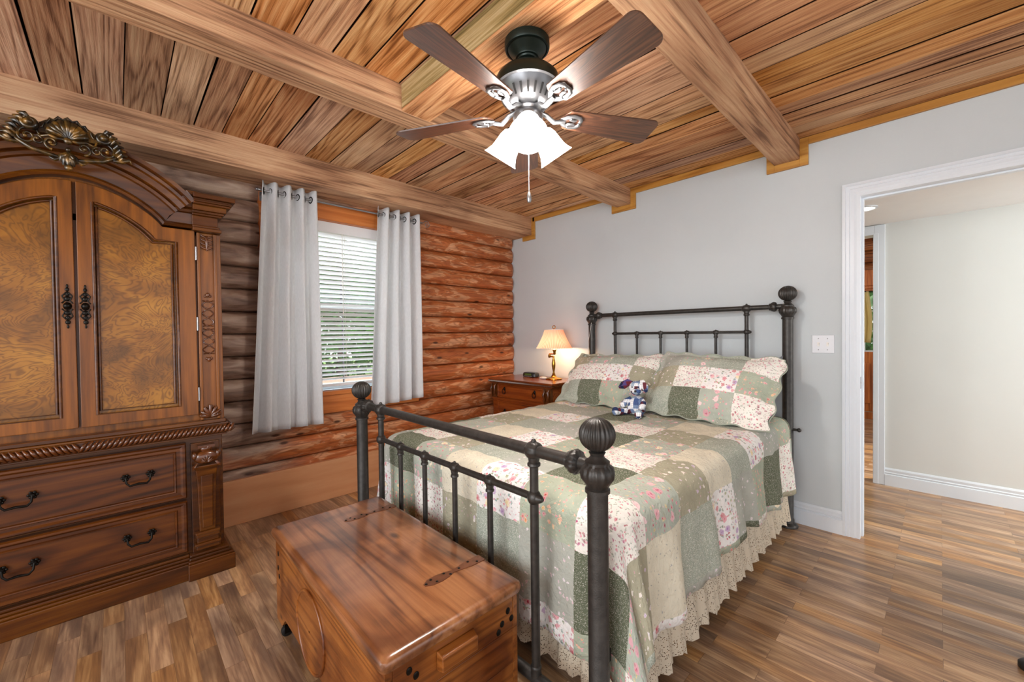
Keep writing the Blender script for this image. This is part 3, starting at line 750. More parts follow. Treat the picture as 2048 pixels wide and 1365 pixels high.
# pilasters
def leaf(m,c,r,up,n=5,axis='x'):
    c=Vector(c)
    for i in range(n):
        a=(i-(n-1)/2)*.42
        d=Vector((0,math.sin(a),math.cos(a)*up)); L=r*(1-.12*abs(i-(n-1)/2))
        m.tube([c,c+d*L*.5+Vector((r*.18,0,0)),c+d*L*.95+Vector((r*.10,math.sin(a)*r*.1,0)),c+d*L+Vector((0,math.sin(a)*r*.12,-up*r*.1))],[r*.10,r*.17,r*.14,r*.05],7)
for s in (1,-1):
    yc=AC+s*(AC*-1-2.842+0) if False else (-2.842 if s>0 else 2*AC+2.842)
    m=M(); m.box(.535,.558,yc-.042,yc+.062 if s>0 else yc+.042,.815,1.815) if s>0 else m.box(.535,.558,yc-.062,yc+.042,.815,1.815)
    for q in (-1,1): m.box(.556,.572,yc+q*.036-.007,yc+q*.036+.007,.82,1.812)
    p=obj('pilaster',m,MT['cherry_z'],arm,bevel=.003)
    m=M()
    # top and bottom leaves
    for k in range(4):
        for q in (-1,1):
            z=1.795-k*.02; m.tube([(.562,yc,z-.008),(.570,yc+q*.013,z-.002),(.566,yc+q*.024,z+.006)],[.004,.006,.003],6)
    m.tube([(.562,yc,1.80),(.570,yc,1.76),(.562,yc,1.72)],[.006,.008,.003],7)
    obj('leaf_carving',m,MT['carve'],p,smooth=60); m=M(); leaf(m,(.562,yc,.832),.065,1,7); obj('leaf_carving',m,MT['carve'],p,smooth=60); m=M()
    # interlaced ribbon
    for q in (-1,1):
        for z0,z1 in ((1.17,1.305),(1.318,1.455)):
            m.tube([(.562+.003*math.cos(t*2)*q,yc+q*.023*math.sin(t),z0+(z1-z0)*i/36) for i,t in [(i,2*PI*1.5*i/36+ (0 if z0<1.3 else PI)) for i in range(37)]],.0032,6)
    for z in (1.17,1.305,1.318,1.455):
        m.tube([(.563,yc-.023,z),(.564,yc,z+(.006 if z in (1.17,1.318) else -.006)),(.563,yc+.023,z)],.003,6)
    for z,u in ((1.485,1),(1.14,-1)):
        m.ball((.565,yc,z),.009,.6,1,1.4,u=10,v=6)
        for q in (-1,1): m.ball((.563,yc+q*.010,z-u*.006),.006,.6,1,1.3,u=8,v=6)
    obj('ribbon_carving',m,MT['carve'],p,smooth=60)
# waist ledge
m=M()
for z0,z1,x,dy in ((.800,.818,.590,.012),(.790,.800,.600,.022),(.734,.744,.596,.014),(.745,.750,.604,.022)):
    m.box(.05,x,AC-.535-dy,AC+.535+dy,z0,z1)
m.box(.05,.600,AC-.55,AC+.55,.75,.79)
obj('waist_ledge',m,MT['cherry_y'],arm,bevel=.003)
m=M(); 
ny=64
for i in range(ny):
    y=AC-.565+1.13*i/(ny-1); q=1 if y>AC else -1
    m.tube([(.606,y-.014*q,.749),(.621,y-.004*q,.762),(.622,y+.004*q,.776),(.608,y+.014*q,.789)],[.004,.0075,.0075,.004],6)
for i in range(24):
    x=.60-.5*i/23
    m.tube([(x+.014,AC+.563,.752),(x+.004,AC+.578,.764),(x-.004,AC+.578,.776),(x-.014,AC+.563,.787)],[.004,.0075,.0075,.004],6)
obj('rope_moulding',m,MT['carve'],arm,smooth=60)
# drawers
for zi,(z0,z1) in enumerate(((.428,.712),(.146,.412))):
    m=M(); y0,y1=AC-.375,AC+.375
    def rr(e,z0=z0,z1=z1,y0=y0,y1=y1): return [(y0+e,z0+e*.9),(y1-e,z0+e*.9),(y1-e,z1-e*.9),(y0+e,z1-e*.9)]
    m.loft([[(x,)+p for p in rr(e)] for x,e in ((.545,0),(.580,0),(.588,.006),(.588,.016),(.580,.026),(.580,.040),(.586,.044),(.585,.050),(.574,.053))])
    d=obj('drawer',m,MT['cherry_x'],arm,smooth=30)
    for q in (-1,1):
        yc=AC+q*.190; zc=(z0+z1)/2+.008
        m=M()
        for w_ in (-1,1):
            c=Vector((.585,yc+w_*.045,zc+.012)); m.lathe([(.013,-.008),(.013,.002),(.009,.006),(.006,.012)],c,'x',12)
            for k in range(6): m.ball(c+Vector((.002,.012*math.cos(k*PI/3),.012*math.sin(k*PI/3))),.006,.6,1,1,u=8,v=6)
        m.tube([(.596,yc-.045,zc+.012),(.604,yc-.042,zc-.012),(.606,yc-.03,zc-.026),(.606,yc,zc-.022),(.606,yc+.03,zc-.026),(.604,yc+.042,zc-.012),(.596,yc+.045,zc+.012)],[.004,.0045,.005,.006,.005,.0045,.004],8)
        obj('bail_handle',m,MT['bronze'],d,smooth=60)
# lower pilasters with shell capitals
for s in (1,-1):
    yc=-2.868 if s>0 else 2*AC+2.868
    m=M()
    for z0,z1,w,x in ((.10,.70,.062,.560),(.145,.165,.050,.600),(.165,.178,.056,.606),(.178,.205,.046,.596),(.205,.222,.050,.600),(.222,.235,.053,.603)):
        m.box(.54,x,yc-w,yc+w,z0,z1)
    m.loft([[(.555,yc-w,z),(x,yc-w,z),(x,yc+w,z),(.555,yc+w,z)] for z,w,x in ((.235,.034,.588),(.50,.040,.592),(.56,.046,.598),(.575,.052,.606),(.585,.054,.608))])
    m.loft([[(.588,yc-w,z),(.597+k*.004,yc-w,z),(.597+k*.004,yc+w,z),(.588,yc+w,z)] for z,w,k in ((.255,.022,0),(.53,.026,1))])
    p=obj('corner_post',m,MT['cherry_y'],arm,bevel=.003)
    m=M()
    m.ball((.600,yc,.628),.035,.55,1.55,1.0,u=18,v=10); m.ball((.598,yc,.672),.022,.6,1.2,.8,u=14,v=8); m.box(.57,.608,yc-.036,yc+.036,.678,.692)
    for q in (-1,1):
        m.ball((.602,yc+q*.050,.640),.016,.8,.8,1.3,u=10,v=8); m.tube([(.605,yc+q*.04,.60),(.614,yc+q*.052,.585),(.606,yc+q*.058,.572)],[.006,.008,.003],6)
    leaf(m,(.618,yc,.605),.034,1,7)
    obj('shell_capital',m,MT['carve'],p,smooth=60)
# plinth
m=M()
for z0,z1,x,e in ((0,.085,.618,0),(.085,.098,.612,-.006),(.098,.112,.602,-.016),(.112,.126,.594,-.024)):
    m.box(.04,x-.022,AC-.38,AC+.38,z0,z1)
    for s in (1,-1):
        y0,y1=(-2.955-e*.4,-2.752+e) if s>0 else (2*AC+2.752-e,2*AC+2.955+e*.4)
        m.box(.04,x,y0,y1,z0,z1)
obj('plinth',m,MT['cherry_y'],arm,bevel=.004)
# carved crest on top of the arch
m=M(); X=.672; cz=2.075
def P(y,z,dx=0): return (X+dx,AC-.006+y*.9,cz+z)
# shell
for i in range(9):
    a=(i-4)*.29; L=.088-.004*abs(i-4)
    c=P(.0,.042); d=(math.sin(a),math.cos(a))
    m.tube([c,P(d[0]*L*.5,.042+d[1]*L*.42,.014),P(d[0]*L*.92,.042+d[1]*L*.80,.012),P(d[0]*L,.042+d[1]*L*.88,.002)],[.004,.009,.014,.008],8)
m.prism([(AC-.006+.10*math.sin(a),cz+.04+.085*math.cos(a)) for a in [(-1.45+2.9*i/16) for i in range(17)]],'x',X-.02,X+.004)
m.tube([P(.09*math.sin(a),.045+.082*math.cos(a)+.006*math.cos(i*PI),.006) for i,a in [(i,-1.35+2.7*i/16) for i in range(17)]],.005,7)
def spiral(c,r,t0,turns,sgn,r0=.006,dx=0,n=26):
    pts=[];rad=[]
    for i in range(n+1):
        u=i/n; a=t0+sgn*turns*2*PI*u; q=r*(1-.82*u)
        pts.append(P(c[0]+q*math.cos(a),c[1]+q*math.sin(a),dx+.01*u)); rad.append(r0*(1-.35*u))
    m.tube(pts,rad,8); m.ball(pts[-1],r0*1.3,u=8,v=6)
for s in (-1,1):
    # big ribbed scroll
    spiral((s*.118,.078),.030,PI/2-s*.2,1.3,-s,.012,.012)
    for k in range(7):
        a=k/6; y=s*(.135+.052*math.sin(a*1.5)); z=.10-.105*a
        m.tube([P(y-s*.022,z-.012,.004),P(y,z+.006,.022),P(y+s*.020,z+.012,.002)],[.005,.011,.005],7)
    spiral((s*.052,.010),.026,-PI/2,1.2,s,.006,.012); spiral((s*.128,.020),.034,PI*(.5),1.35,-s,.006,.010); spiral((s*.098,.012),.020,PI*.5,1.1,s,.005,.012)
    m.tube([P(s*.012,-.045,.01),P(s*.06,-.040,.018),P(s*.115,-.028,.018),P(s*.16,.0,.012),P(s*.178,.030,.006)],[.006,.009,.010,.008,.004],8)
    m.tube([P(s*.155,-.012,.01),P(s*.185,-.012,.016),P(s*.212,.004,.012),P(s*.222,-.010,.006)],[.006,.010,.008,.004],8)
    m.tube([P(s*.16,.005,.01),P(s*.188,.024,.014),P(s*.205,.018,.008)],[.006,.008,.004],8)
    m.tube([P(s*.010,.034,.018),P(s*.035,.030,.024),P(s*.060,.040,.018),P(s*.088,.030,.01),P(s*.098,.055,.006)],[.006,.007,.006,.006,.004],8)
    m.tube([P(s*.02,-.04,.01),P(s*.045,-.058,.014),P(s*.062,-.048,.01)],[.006,.008,.003],8)
m.ball(P(0,.030,.020),.015,.8,1,1,u=12,v=8); m.ball(P(0,-.005,.014),.010,u=10,v=6)
for i in range(5):
    a=(i-2)*.42; m.tube([P(0,-.018,.012),P(math.sin(a)*.028,-.018-math.cos(a)*.036,.024),P(math.sin(a)*.036,-.018-math.cos(a)*.060,.012)],[.007,.013,.006],8)
m.ball(P(0,-.082,.018),.014,.7,1,1,u=12,v=8)
obj('crest_ornament',m,MT['gilt'],arm,smooth=70)
# ================================================================ BED FRAME
bed=thing('iron_bed','dark iron bed frame with fluted ball finials on its four posts','bed',(1.85,-1.15,0))
def post(x,y,z1,name,r=.030,foot=True,sc_=1.0):
    m=M(); pr=[]
    if foot: pr+=[(.055,0),(.056,.010),(.050,.018),(.036,.026),(.034,.05)]
    pr+=[(r,.055),(r,z1-.075)]
    m.lathe(pr,(x,y,0),'z',20)
    z=z1-.075
    m.lathe([(r,z),(r*1.18,z+.002),(r*1.18,z+.012),(r*1.02,z+.016),(r*1.22,z+.028,.0),(r*1.52,z+.042,.045),(r*1.58,z+.058,.06),(r*1.45,z+.074,.05),(r*1.15,z+.082),(r*1.18,z+.090),(r*.80,z+.098),(r*.62,z+.106),(r*.80,z+.116),(r*.5,z+.120)],(x,y,0),'z',60,flute=14)
    p=obj(name,m,MT['iron'],bed,smooth=50)
    m=M(); m.ball((x,y,z+.120+.046*sc_),.049*sc_,u=132,v=22,fl=.06,nf=22); obj('ball_finial',m,MT['iron'],p,smooth=80)
XL,XR=1.10,2.604; YH=-.10; YF=-2.214; XLF=1.035
post(XR,YH,1.405,'head_post'); post(XL,YH,1.405,'head_post')
post(XR,YF,.875,'foot_post'); post(XLF,YF,.862,'foot_post')
def rail(y,xl,xr,z,r,name,ends=True,flw=1.0):
    m=M(); m.tube([(xl+.02,y,z),(xr-.02,y,z)],r,14)
    for x,s in ((xl+.035,1),(xr-.035,-1)):
        m.lathe([(r*.6,0),(r*.62,.018),(r*1.05,.024),(r*1.75,.030,.03),(r*1.9,.040,.05),(r*1.7,.052,.05),(r*1.35,.060),(r*1.40,.066),(r*1.0,.070)],(x,y,z),(s,0,0),48,flute=12)
    obj(name,m,MT['iron'],bed,smooth=50)
rail(YH,XL,XR,1.414,.0165,'head_rail'); rail(YF,XLF,XR,.872,.0195,'foot_rail')
def clasp(m,x,y,z,r,k=1.0):
    # ribbed knuckle joint where a spindle meets a rail
    m.lathe([(r*.9,-.026*k),(r*1.25,-.022*k),(r*1.45,-.012*k,.04),(r*1.55,0,.05),(r*1.45,.012*k,.04),(r*1.25,.022*k),(r*.9,.026*k)],(x,y,z),'x',36,flute=10)
    m.ball((x,y,z+r*1.55),r*.45,u=8,v=6)
def bedend(y,zt,rt,zc,rc,xs,xe,zb,rs,re):
    m=M(); m.tube([(xe[0],y,zc),(xe[1],y,zc)],rc,12)
    for x in xe: 
        m.ball((x,y,zc),rc*1.9,1,1,1.1,u=24,v=10,fl=.04,nf=10); s=-1 if x==xe[0] else 1
        m.lathe([(rc*1.3,rc*1.5),(rc*1.0,rc*2.3),(rc*.5,rc*3.0)],(x,y,zc),(s,0,0),14)
    obj('cross_rail',m,MT['iron'],bed,smooth=50)
    for x in xe:
        m=M(); m.tube([(x,y,zb),(x,y,zt)],re,12)
        m.lathe([(re*1.15,-rt-.034),(re*1.5,-rt-.030),(re*1.5,-rt-.022),(re*1.2,-rt-.018),(re*1.35,-rt-.008),(re*1.35,-rt+.004)],(x,y,zt),'z',16)
        clasp(m,x,y,zt,rt)
        obj('upright',m,MT['iron'],bed,smooth=50)
    for x in xs:
        m=M(); m.tube([(x,y,zb),(x,y,zc)],rs,10)
        m.lathe([(rs*1.1,-rc-.030),(rs*1.5,-rc-.027),(rs*1.5,-rc-.020),(rs*1.2,-rc-.016),(rs*1.4,-rc-.006),(rs*1.4,-rc+.003)],(x,y,zc),'z',16)
        clasp(m,x,y,zc,rc,.8)
        obj('spindle',m,MT['iron'],bed,smooth=50)
    m=M(); m.tube([(xe[0]-.2,y,zb),(xe[1]+.21,y,zb)],.019,12)
    for x in list(xs)+list(xe): m.lathe([(.019,0),(.017,.03),(.018,.034),(.018,.042),(.014,.046)],(x,y,zb),'z',14)
    obj('lower_rail',m,MT['iron'],bed,smooth=50)
bedend(YH,1.412,.0165,1.252,.010,(1.545,1.75,1.958,2.166),(1.34,2.366),.30,.0095,.0125)
bedend(YF,.872,.0195,.717,.0125,(1.468,1.685,1.912,2.132),(1.266,2.356),.115,.0110,.0145)
for x,nm in ((XL+.02,'side_rail'),(XR-.02,'side_rail')):
    m=M(); m.box(x-.015,x+.015,YF+.03,YH-.03,.27,.31); obj(nm,m,MT['iron'],bed,bevel=.002)
m=M(); m.tube([(XR+.02,YH,.627),(XR+.055,YH,.627)],.008,8); m.ball((XR+.06,YH,.627),.013,1,1,1); obj('side_bolt',m,MT['iron'],bed,smooth=60)
# ---------------------------------------------------------------- mattress set
TZ=.705
tm=thing('mattress','pale mattress and box base hidden under the patchwork quilt','mattress',(1.85,-1.15,.32))
m=M(); m.box(1.12,2.60,-2.07,-.14,.50,.685); obj('mattress_top',m,MT['mattress'],tm,bevel=.05)
m=M(); m.box(1.13,2.585,-2.05,-.14,.32,.495); obj('box_spring',m,MT['mattress'],tm,bevel=.02)
# bed skirt
sk=thing('bed_skirt','cream crochet lace bed skirt showing below the quilt around the iron bed','bed skirt',(1.85,-1.15,.03))
def skirt(p0,p1,nrm,zt=.36,fl=.03):
    p0=Vector(p0);p1=Vector(p1);L=(p1-p0).length;n=int(L/.012)
    def fn(u,v):
        s=u*L; a=.010*math.sin(s*2*PI/.11)+.005*math.sin(s*2*PI/.047+1); 
        z=zt*v+(.055+.018*abs(math.sin(s*PI/.075)))*(1-v)
        p=p0.lerp(p1,u)+Vector(nrm)*(a*(1.25-v)+fl*(1-v)); return (p.x,p.y,z)
    m=M(); m.grid(fn,n,10,uvf=lambda u,v:(u*L,v*.33)); return m
obj('side_flounce',skirt((2.590,-2.06,0),(2.590,-.12,0),(1,0,0)),MT['lace'],sk,smooth=180)
obj('side_flounce',skirt((1.120,-.12,0),(1.120,-2.06,0),(-1,0,0)),MT['lace'],sk,smooth=180)
obj('foot_flounce',skirt((1.120,-2.065,0),(2.590,-2.065,0),(0,-1,0),fl=.012),MT['lace'],sk,smooth=180)
# quilt
PS=.2525; X0=2.2215; Y0=-1.982; PT=.255
FX0,FX1,FY0=1.10,2.625,-2.132; HEAD=-.155
RC=.07
def over(d):
    # d: cloth length past the fold line start; returns (outward, down) 
    if d<=0: return (0,0)
    arc=RC*PI/2
    if d<arc:
        a=d/RC; return (RC*math.sin(a),RC*(1-math.cos(a)))
    return (RC,RC+(d-arc))
def quilt(s,t):
    # s,t cloth coordinates in metres, aligned with x and y on the flat top
    ax0,ax1,ay0=FX0+RC,FX1-RC,FY0+RC
    ds=(s-ax1) if s>ax1 else ((ax0-s) if s<ax0 else 0); sg=1 if s>ax1 else -1
    dt=(ay0-t) if t<ay0 else 0
    x=min(max(s,ax0),ax1); y=max(t,ay0)
    puff=.006*noise.noise(Vector((s*5,t*5,0)))+.0035*math.sin(s*2*PI/.126)*math.sin(t*2*PI/.1275)
    if ds>0 and dt>0:
        L=math.hypot(ds,dt); o,d=over(L); cx,cy=ds/L,dt/L
        fl=.22*max(0,d-.06)*(2*cx*cy)
        fold=.035*math.sin(math.atan2(dt,ds)*6+1)*min(1,d/.3)
        px=x+sg*(cx*(o+fold)+fl*1.0+.05*d*cx); py=y-cy*o-(.02*d+fold*.3)*cy
        py=max(py,-2.168)+ (0); return (px,py,TZ+puff-d)
    if ds>0:
        o,d=over(ds); k=max(0,d-.05)
        rip=.016*math.sin(t*2*PI/.31+1.2)+.009*math.sin(t*2*PI/.17)
        return (x+sg*(o+.10*k+rip*min(1,k/.2)),y,TZ+puff-d+.02*math.sin(t*4.0)*min(1,k*3))
    if dt>0:
        o,d=over(dt); k=max(0,d-.05)
        rip=.011*math.sin(s*2*PI/.23+.7)+.006*math.sin(s*2*PI/.12)
        return (x,max(y-o-.01*k+rip*min(1,k/.2),-2.17),TZ+puff-d)
    return (x,y,TZ+puff)
s0,s1=X0-PS*6-.04,X0+PS*3+.02; t0,t1=Y0-PT*2.38,HEAD
nu=int(round((s1-s0)/PS*9)); nv=int(round((t1-t0)/PT*9))
ss=lambda u:s0+(s1-s0)*u; tt=lambda v:t0+(t1-t0)*v
ORDER=[0,1,2,7,4,5,6,3,8]
def qmat(u,v):
    i=math.floor((ss(u)-X0)/PS); j=math.floor((tt(v)-Y0)/PT)
    return ORDER[(2*i+j)%9]
m=M(); 
def qf(u,v):
    # snap the patch borders onto mesh lines
    return quilt(ss(u),tt(v))
m.grid(qf,nu,nv,mat=qmat,uvf=lambda u,v:(ss(u),tt(v)))
q=obj('quilt',m,PRN,smooth=180,solid=.010); tag(q,'sage and cream floral patchwork quilt draped over the iron bed','quilt')
# shams
def sham(xc,yb,zb,W,H,th,label,seed,rot=0,prm=(0,)):
    t=thing('pillow_sham',label,'pillow',(xc,yb,zb),'patchwork floral shams at the head of the bed')
    vd=Vector((0,math.cos(th),math.sin(th))); nd=Vector((0,-math.sin(th),math.cos(th)))
    rot_=Matrix.Rotation(rot,3,nd)
    def fn(u,v,side):
        a=(u-.5)*2; b=(v-.5)*2
        sx=1+.0; e=max(abs(a),abs(b))
        # scalloped edge
        sc_=1+ .028*math.cos(v*2*PI*3.5)*max(0,abs(a)-.75)*4*(abs(a)>=abs(b)*.9) 
        sy_=1+ .035*math.cos(u*2*PI*4.5)*max(0,abs(b)-.75)*4*(abs(b)>=abs(a)*.9)
        px=a*W/2*sc_; py=b*H/2*sy_
        ia,ib=min(1,abs(a)/.88),min(1,abs(b)/.86)
        T=.085*((1-ia**3.0)*(1-ib**2.6))**.55
        nz=.010*noise.noise(Vector((a*2.2+seed,b*2.2,side)))+.003*noise.noise(Vector((a*7,b*7,seed)))
        droop=-.03*(max(0,b)**2)*(1-abs(a)*.0)*(.4+.6*abs(math.cos(a*1.6)))
        q=Vector((px,0,0))+vd*(H/2+py)+nd*(side*T+nz+ .004*side)
        q=rot_@q
        # flange curls a little
        q+=Vector((0,0,-.012*max(0,abs(a)-.85)*4+droop*.6))
        return Vector((xc,yb,zb))+q
    CE=[[6,1],[5,4],[2,8],[0,7]]
    def mt(u,v):
        i=int(u*4.001); j=int(v*2.9999+0)
        tab=prm; return tab[j][i]
    m=M(); uvf=lambda u,v:(u*W+seed,v*H)
    m.grid(lambda u,v:fn(u,v,1),64,44,mat=mt,uvf=uvf); m.grid(lambda u,v:fn(u,v,-1),64,44,mat=lambda u,v:5,uvf=uvf)
    bmesh.ops.remove_doubles(m.bm,verts=m.bm.verts,dist=.0005)
    obj('cover',m,PRN,t,smooth=180,recalc=True)
    m=M(); pts=[]
    for k in range(64): pts.append(fn(k/64,0,0))
    for k in range(44): pts.append(fn(1,k/44,0))
    for k in range(64): pts.append(fn(1-k/64,1,0))
    for k in range(44): pts.append(fn(0,1-k/44,0))
    m.tube(pts,.0045,6,closed=True); obj('piping',m,PRN[5],t,smooth=80)
sham(1.52,-.62,.722,.80,.50,math.radians(48),'floral patchwork sham beside the bedside lamp, behind the plush animal',1.3,rot=.02,prm=[[5,0,8,2],[1,1,6,7],[7,2,5,1]])
sham(2.255,-.66,.722,.76,.51,math.radians(50),'floral patchwork sham on the doorway side of the bed, nearer the light switch',4.7,rot=-.04,prm=[[5,0,2,1],[7,1,6,8],[3,2,5,1]])
m=M(); 
def gp(u,v):
    a=(u-.5)*2;b=(v-.5)*2; r=math.sqrt(max(0,(1-abs(a)**3)*(1-abs(b)**3)))
    return a,b,r
def gfn(side):
    def f(u,v):
        a,b,r=gp(u,v); th=math.radians(56); p=Vector((2.235+a*.34+.02*a*abs(a*b),-.42,.728))+Vector((0,math.cos(th),math.sin(th)))*(.20+b*.19+.06*abs(a)**6*max(b,0))+Vector((0,-math.sin(th),math.cos(th)))*(side*.06*r**.7)
        return p
    return f
m.grid(gfn(1),28,20); m.grid(gfn(-1),28,20); bmesh.ops.remove_doubles(m.bm,verts=m.bm.verts,dist=.0005)
tag(obj('bed_pillow',m,MT['grey_pillow'],smooth=180),'plain grey pillow whose corner peeks out above the sham behind it','pillow')
# ---------------------------------------------------------------- plush animal
pl=thing('plush_animal','small plaid patchwork plush animal sitting against the shams','stuffed toy',(1.87,-.74,.712))
bx,by,bz=1.885,-.735,.712
def pball(name,c,r,sx,sy,sz,mat,rot=None,par=pl):
    m=M(); m.ball(c,r,sx,sy,sz,rot=rot,u=20,v=14); return obj(name,m,MT[mat],par,smooth=180)
m=M(); m.lathe([(.01,0),(.045,.006),(.060,.035),(.055,.075),(.042,.105),(.022,.125),(.004,.13)],(bx,by,bz),(0.02,.30,1),20); obj('body',m,MT['plaid'],pl,smooth=180)
hc=Vector((bx-.005,by+.03,bz+.175))
hd=pball('head',hc,.048,1.05,.95,1.0,'plaid'); pball('muzzle',hc+Vector((.022,-.042,-.015)),.026,1.1,1.1,.85,'plaid',par=hd)
m=M(); m.ball(hc+Vector((.030,-.071,-.012)),.008,u=10,v=6); obj('nose',m,MT['black_plastic'],hd,smooth=180)
for s in (-1,1): 
    m=M(); m.ball(hc+Vector((s*.018+.01,-.044,.010)),.005,u=8,v=6); obj('eye',m,MT['black_plastic'],hd,smooth=180)
def ear(pts,rad,mat):
    m=M(); m.tube(pts,rad,14,flat=.35,flatdir=(0,1,0)); return obj('ear',m,MT[mat],hd,smooth=180)
ear([hc+Vector((-.03,.0,.03)),hc+Vector((-.06,-.005,.034)),hc+Vector((-.095,-.01,.012)),hc+Vector((-.125,-.015,-.005))],[.014,.024,.027,.008],'plaid_dark')
ear([hc+Vector((.02,.0,.04)),hc+Vector((.045,-.01,.040)),hc+Vector((.075,-.02,.008)),hc+Vector((.08,-.02,-.02))],[.014,.024,.024,.008],'plaid')
for s in (-1,1):
    m=M(); m.tube([(bx+s*.040,by+.02,bz+.105),(bx+s*.062,by-.005,bz+.085),(bx+s*.070,by-.035,bz+.065),(bx+s*.062,by-.055,bz+.060)],[.016,.020,.020,.012],14); obj('arm',m,MT['plaid'],pl,smooth=180)
    m=M(); m.tube([(bx+s*.028,by-.0,bz+.024),(bx+s*.055,by-.045,bz+.024),(bx+s*.075,by-.085,bz+.026),(bx+s*.080,by-.105,bz+.030)],[.022,.022,.024,.016],14); obj('leg',m,MT['plaid'],pl,smooth=180)
    pball('paw',(bx+s*.082,by-.108,bz+.030),.027,.9,.7,1.05,'plaid')
# cord hanging on the head post
m=M(); m.tube([(1.115,-.128,1.36),(1.112,-.135,1.30),(1.085,-.138,1.18),(1.082,-.14,1.02),(1.09,-.14,.90)],.0018,6); tag(obj('hanging_cord',m,MT['white_plastic'],smooth=60),'thin pale cord hanging down the head post beside the bedside lamp','cord')
# ================================================================ CEDAR CHEST
ch=thing('cedar_chest','glossy knotty cedar chest with strap hinges at the foot of the bed','chest',(1.84,-2.51,0))
cx0,cx1,cy0,cy1=1.335,2.348,-2.748,-2.262; CT=.46
m=M()
rings=[]
for z,e in ((CT-.040,.012),(CT-.034,.004),(CT-.020,0),(CT-.008,.003),(CT-.001,.012),(CT,.022)):
    rings.append([(cx0+e,cy0+e,z),(cx1-e,cy0+e,z),(cx1-e,cy1-e,z),(cx0+e,cy1-e,z)])
def rc(x0,x1,y0,y1,z,r=.018,n=5):
    out=[]
    for cx,cy,a in ((x1-r,y1-r,0),(x0+r,y1-r,90),(x0+r,y0+r,180),(x1-r,y0+r,270)):
        for k in range(n+1):
            t=math.radians(a+90*k/n); out.append((cx+r*math.cos(t),cy+r*math.sin(t),z))
    return out
m.loft([rc(cx0+e,cx1-e,cy0+e,cy1-e,z) for z,e in ((CT-.042,.014),(CT-.036,.004),(CT-.020,0),(CT-.008,.003),(CT-.001,.012),(CT,.022))])
lid=obj('lid',m,MT['cedar_x'],ch,smooth=40)
bx0,bx1,by0,by1=cx0+.018,cx1-.018,cy0+.016,cy1-.012
# body: four sides with shaped bottom edge
def skirtprof(a0,a1,zb=.075,zt=CT-.042):
    L=a1-a0; p=[(a0,zt),(a0,zb),(a0+.07,zb)]
    for k in range(9):
        u=k/8; p.append((a0+.07+.06*u,zb+.045*(math.sin(u*PI/2)**1.3)))
    for k in range(8,-1,-1):
        u=k/8; p.append((a1-.07-.06*u,zb+.045*(math.sin(u*PI/2)**1.3)))
    p+=[(a1-.07,zb),(a1,zb),(a1,zt)]; return p
m=M(); m.prism(skirtprof(bx0,bx1),'y',by0,by0+.02); m.prism(skirtprof(bx0,bx1),'y',by1-.02,by1)
m.prism(skirtprof(by0+.0205,by1-.0205),'x',bx0+.0005,bx0+.02,mat=1); m.prism(skirtprof(by0+.0205,by1-.0205),'x',bx1-.02,bx1-.0005,mat=1); m.box(bx0+.01,bx1-.01,by0+.01,by1-.01,.125,.145)
for z in (.20,.31):  # board joints on the end as raised lips
    m.box(bx1-.002,bx1+.0012,by0,by1,z-.0015,z+.0005,mat=1)
body=obj('body',m,[MT['cedar_side'],MT['cedar_end']],ch,bevel=.003)
# raised ring on the front
m=M(); rcx,rcz,rr_=1.775,.235,.135
m.tube([(rcx+rr_*math.cos(a),by0-.001,rcz+rr_*.98*math.sin(a)) for a in [2*PI*k/48 for k in range(48)]],.006,8,closed=True)
m.lathe([(.004,-.004),(rr_-.006,-.003),(rr_-.004,.003)],(rcx,by0,rcz),'y',48,cap=False); obj('ring_ornament',m,MT['cedar_side'],ch,smooth=50)
# end handle block
m=M(); m.loft([[(bx1,y0_,z0_),(bx1,y1_,z0_),(bx1,y1_,z1_),(bx1,y0_,z1_)] if k==0 else [(bx1+k,y0_+.004,z0_+.004),(bx1+k,y1_-.004,z0_+.004),(bx1+k,y1_-.004,z1_-.010),(bx1+k,y0_+.004,z1_-.010)] for k in (0,.026) for y0_,y1_,z0_,z1_ in ((-2.582,-2.452,.338,.392),)])
obj('end_handle',m,MT['cedar_end'],ch,bevel=.003)
# strap hinges
def strap(xc):
    y1=cy1-.010; prof=[(-.000,.020),(-.06,.019),(-.10,.011),(-.125,.007),(-.15,.016),(-.18,.021),(-.215,.018),(-.235,.006)]
    poly=[(xc-w,y1+d) for d,w in prof]+[(xc+w,y1+d) for d,w in prof[::-1]]
    m=M(); m.prism(poly,'z',CT-.0005,CT+.002); h=obj('strap_hinge',m,MT['bronze_strap'],lid)
    for d,w in ((-.03,.010),(-.055,-.010),(-.10,0),(-.14,.008),(-.155,-.010),(-.195,.011),(-.205,-.010),(-.228,0)):
        m=M(); m.ball((xc+w,y1+d,CT+.002),.0048,1,1,.55,u=10,v=6); obj('stud',m,MT['bronze'],h,smooth=60)
MT['bronze_strap']=plain('aged_copper_strap','7d5038',.3,.5,.5,var=.2,vs=30)
strap(1.512); strap(2.150)
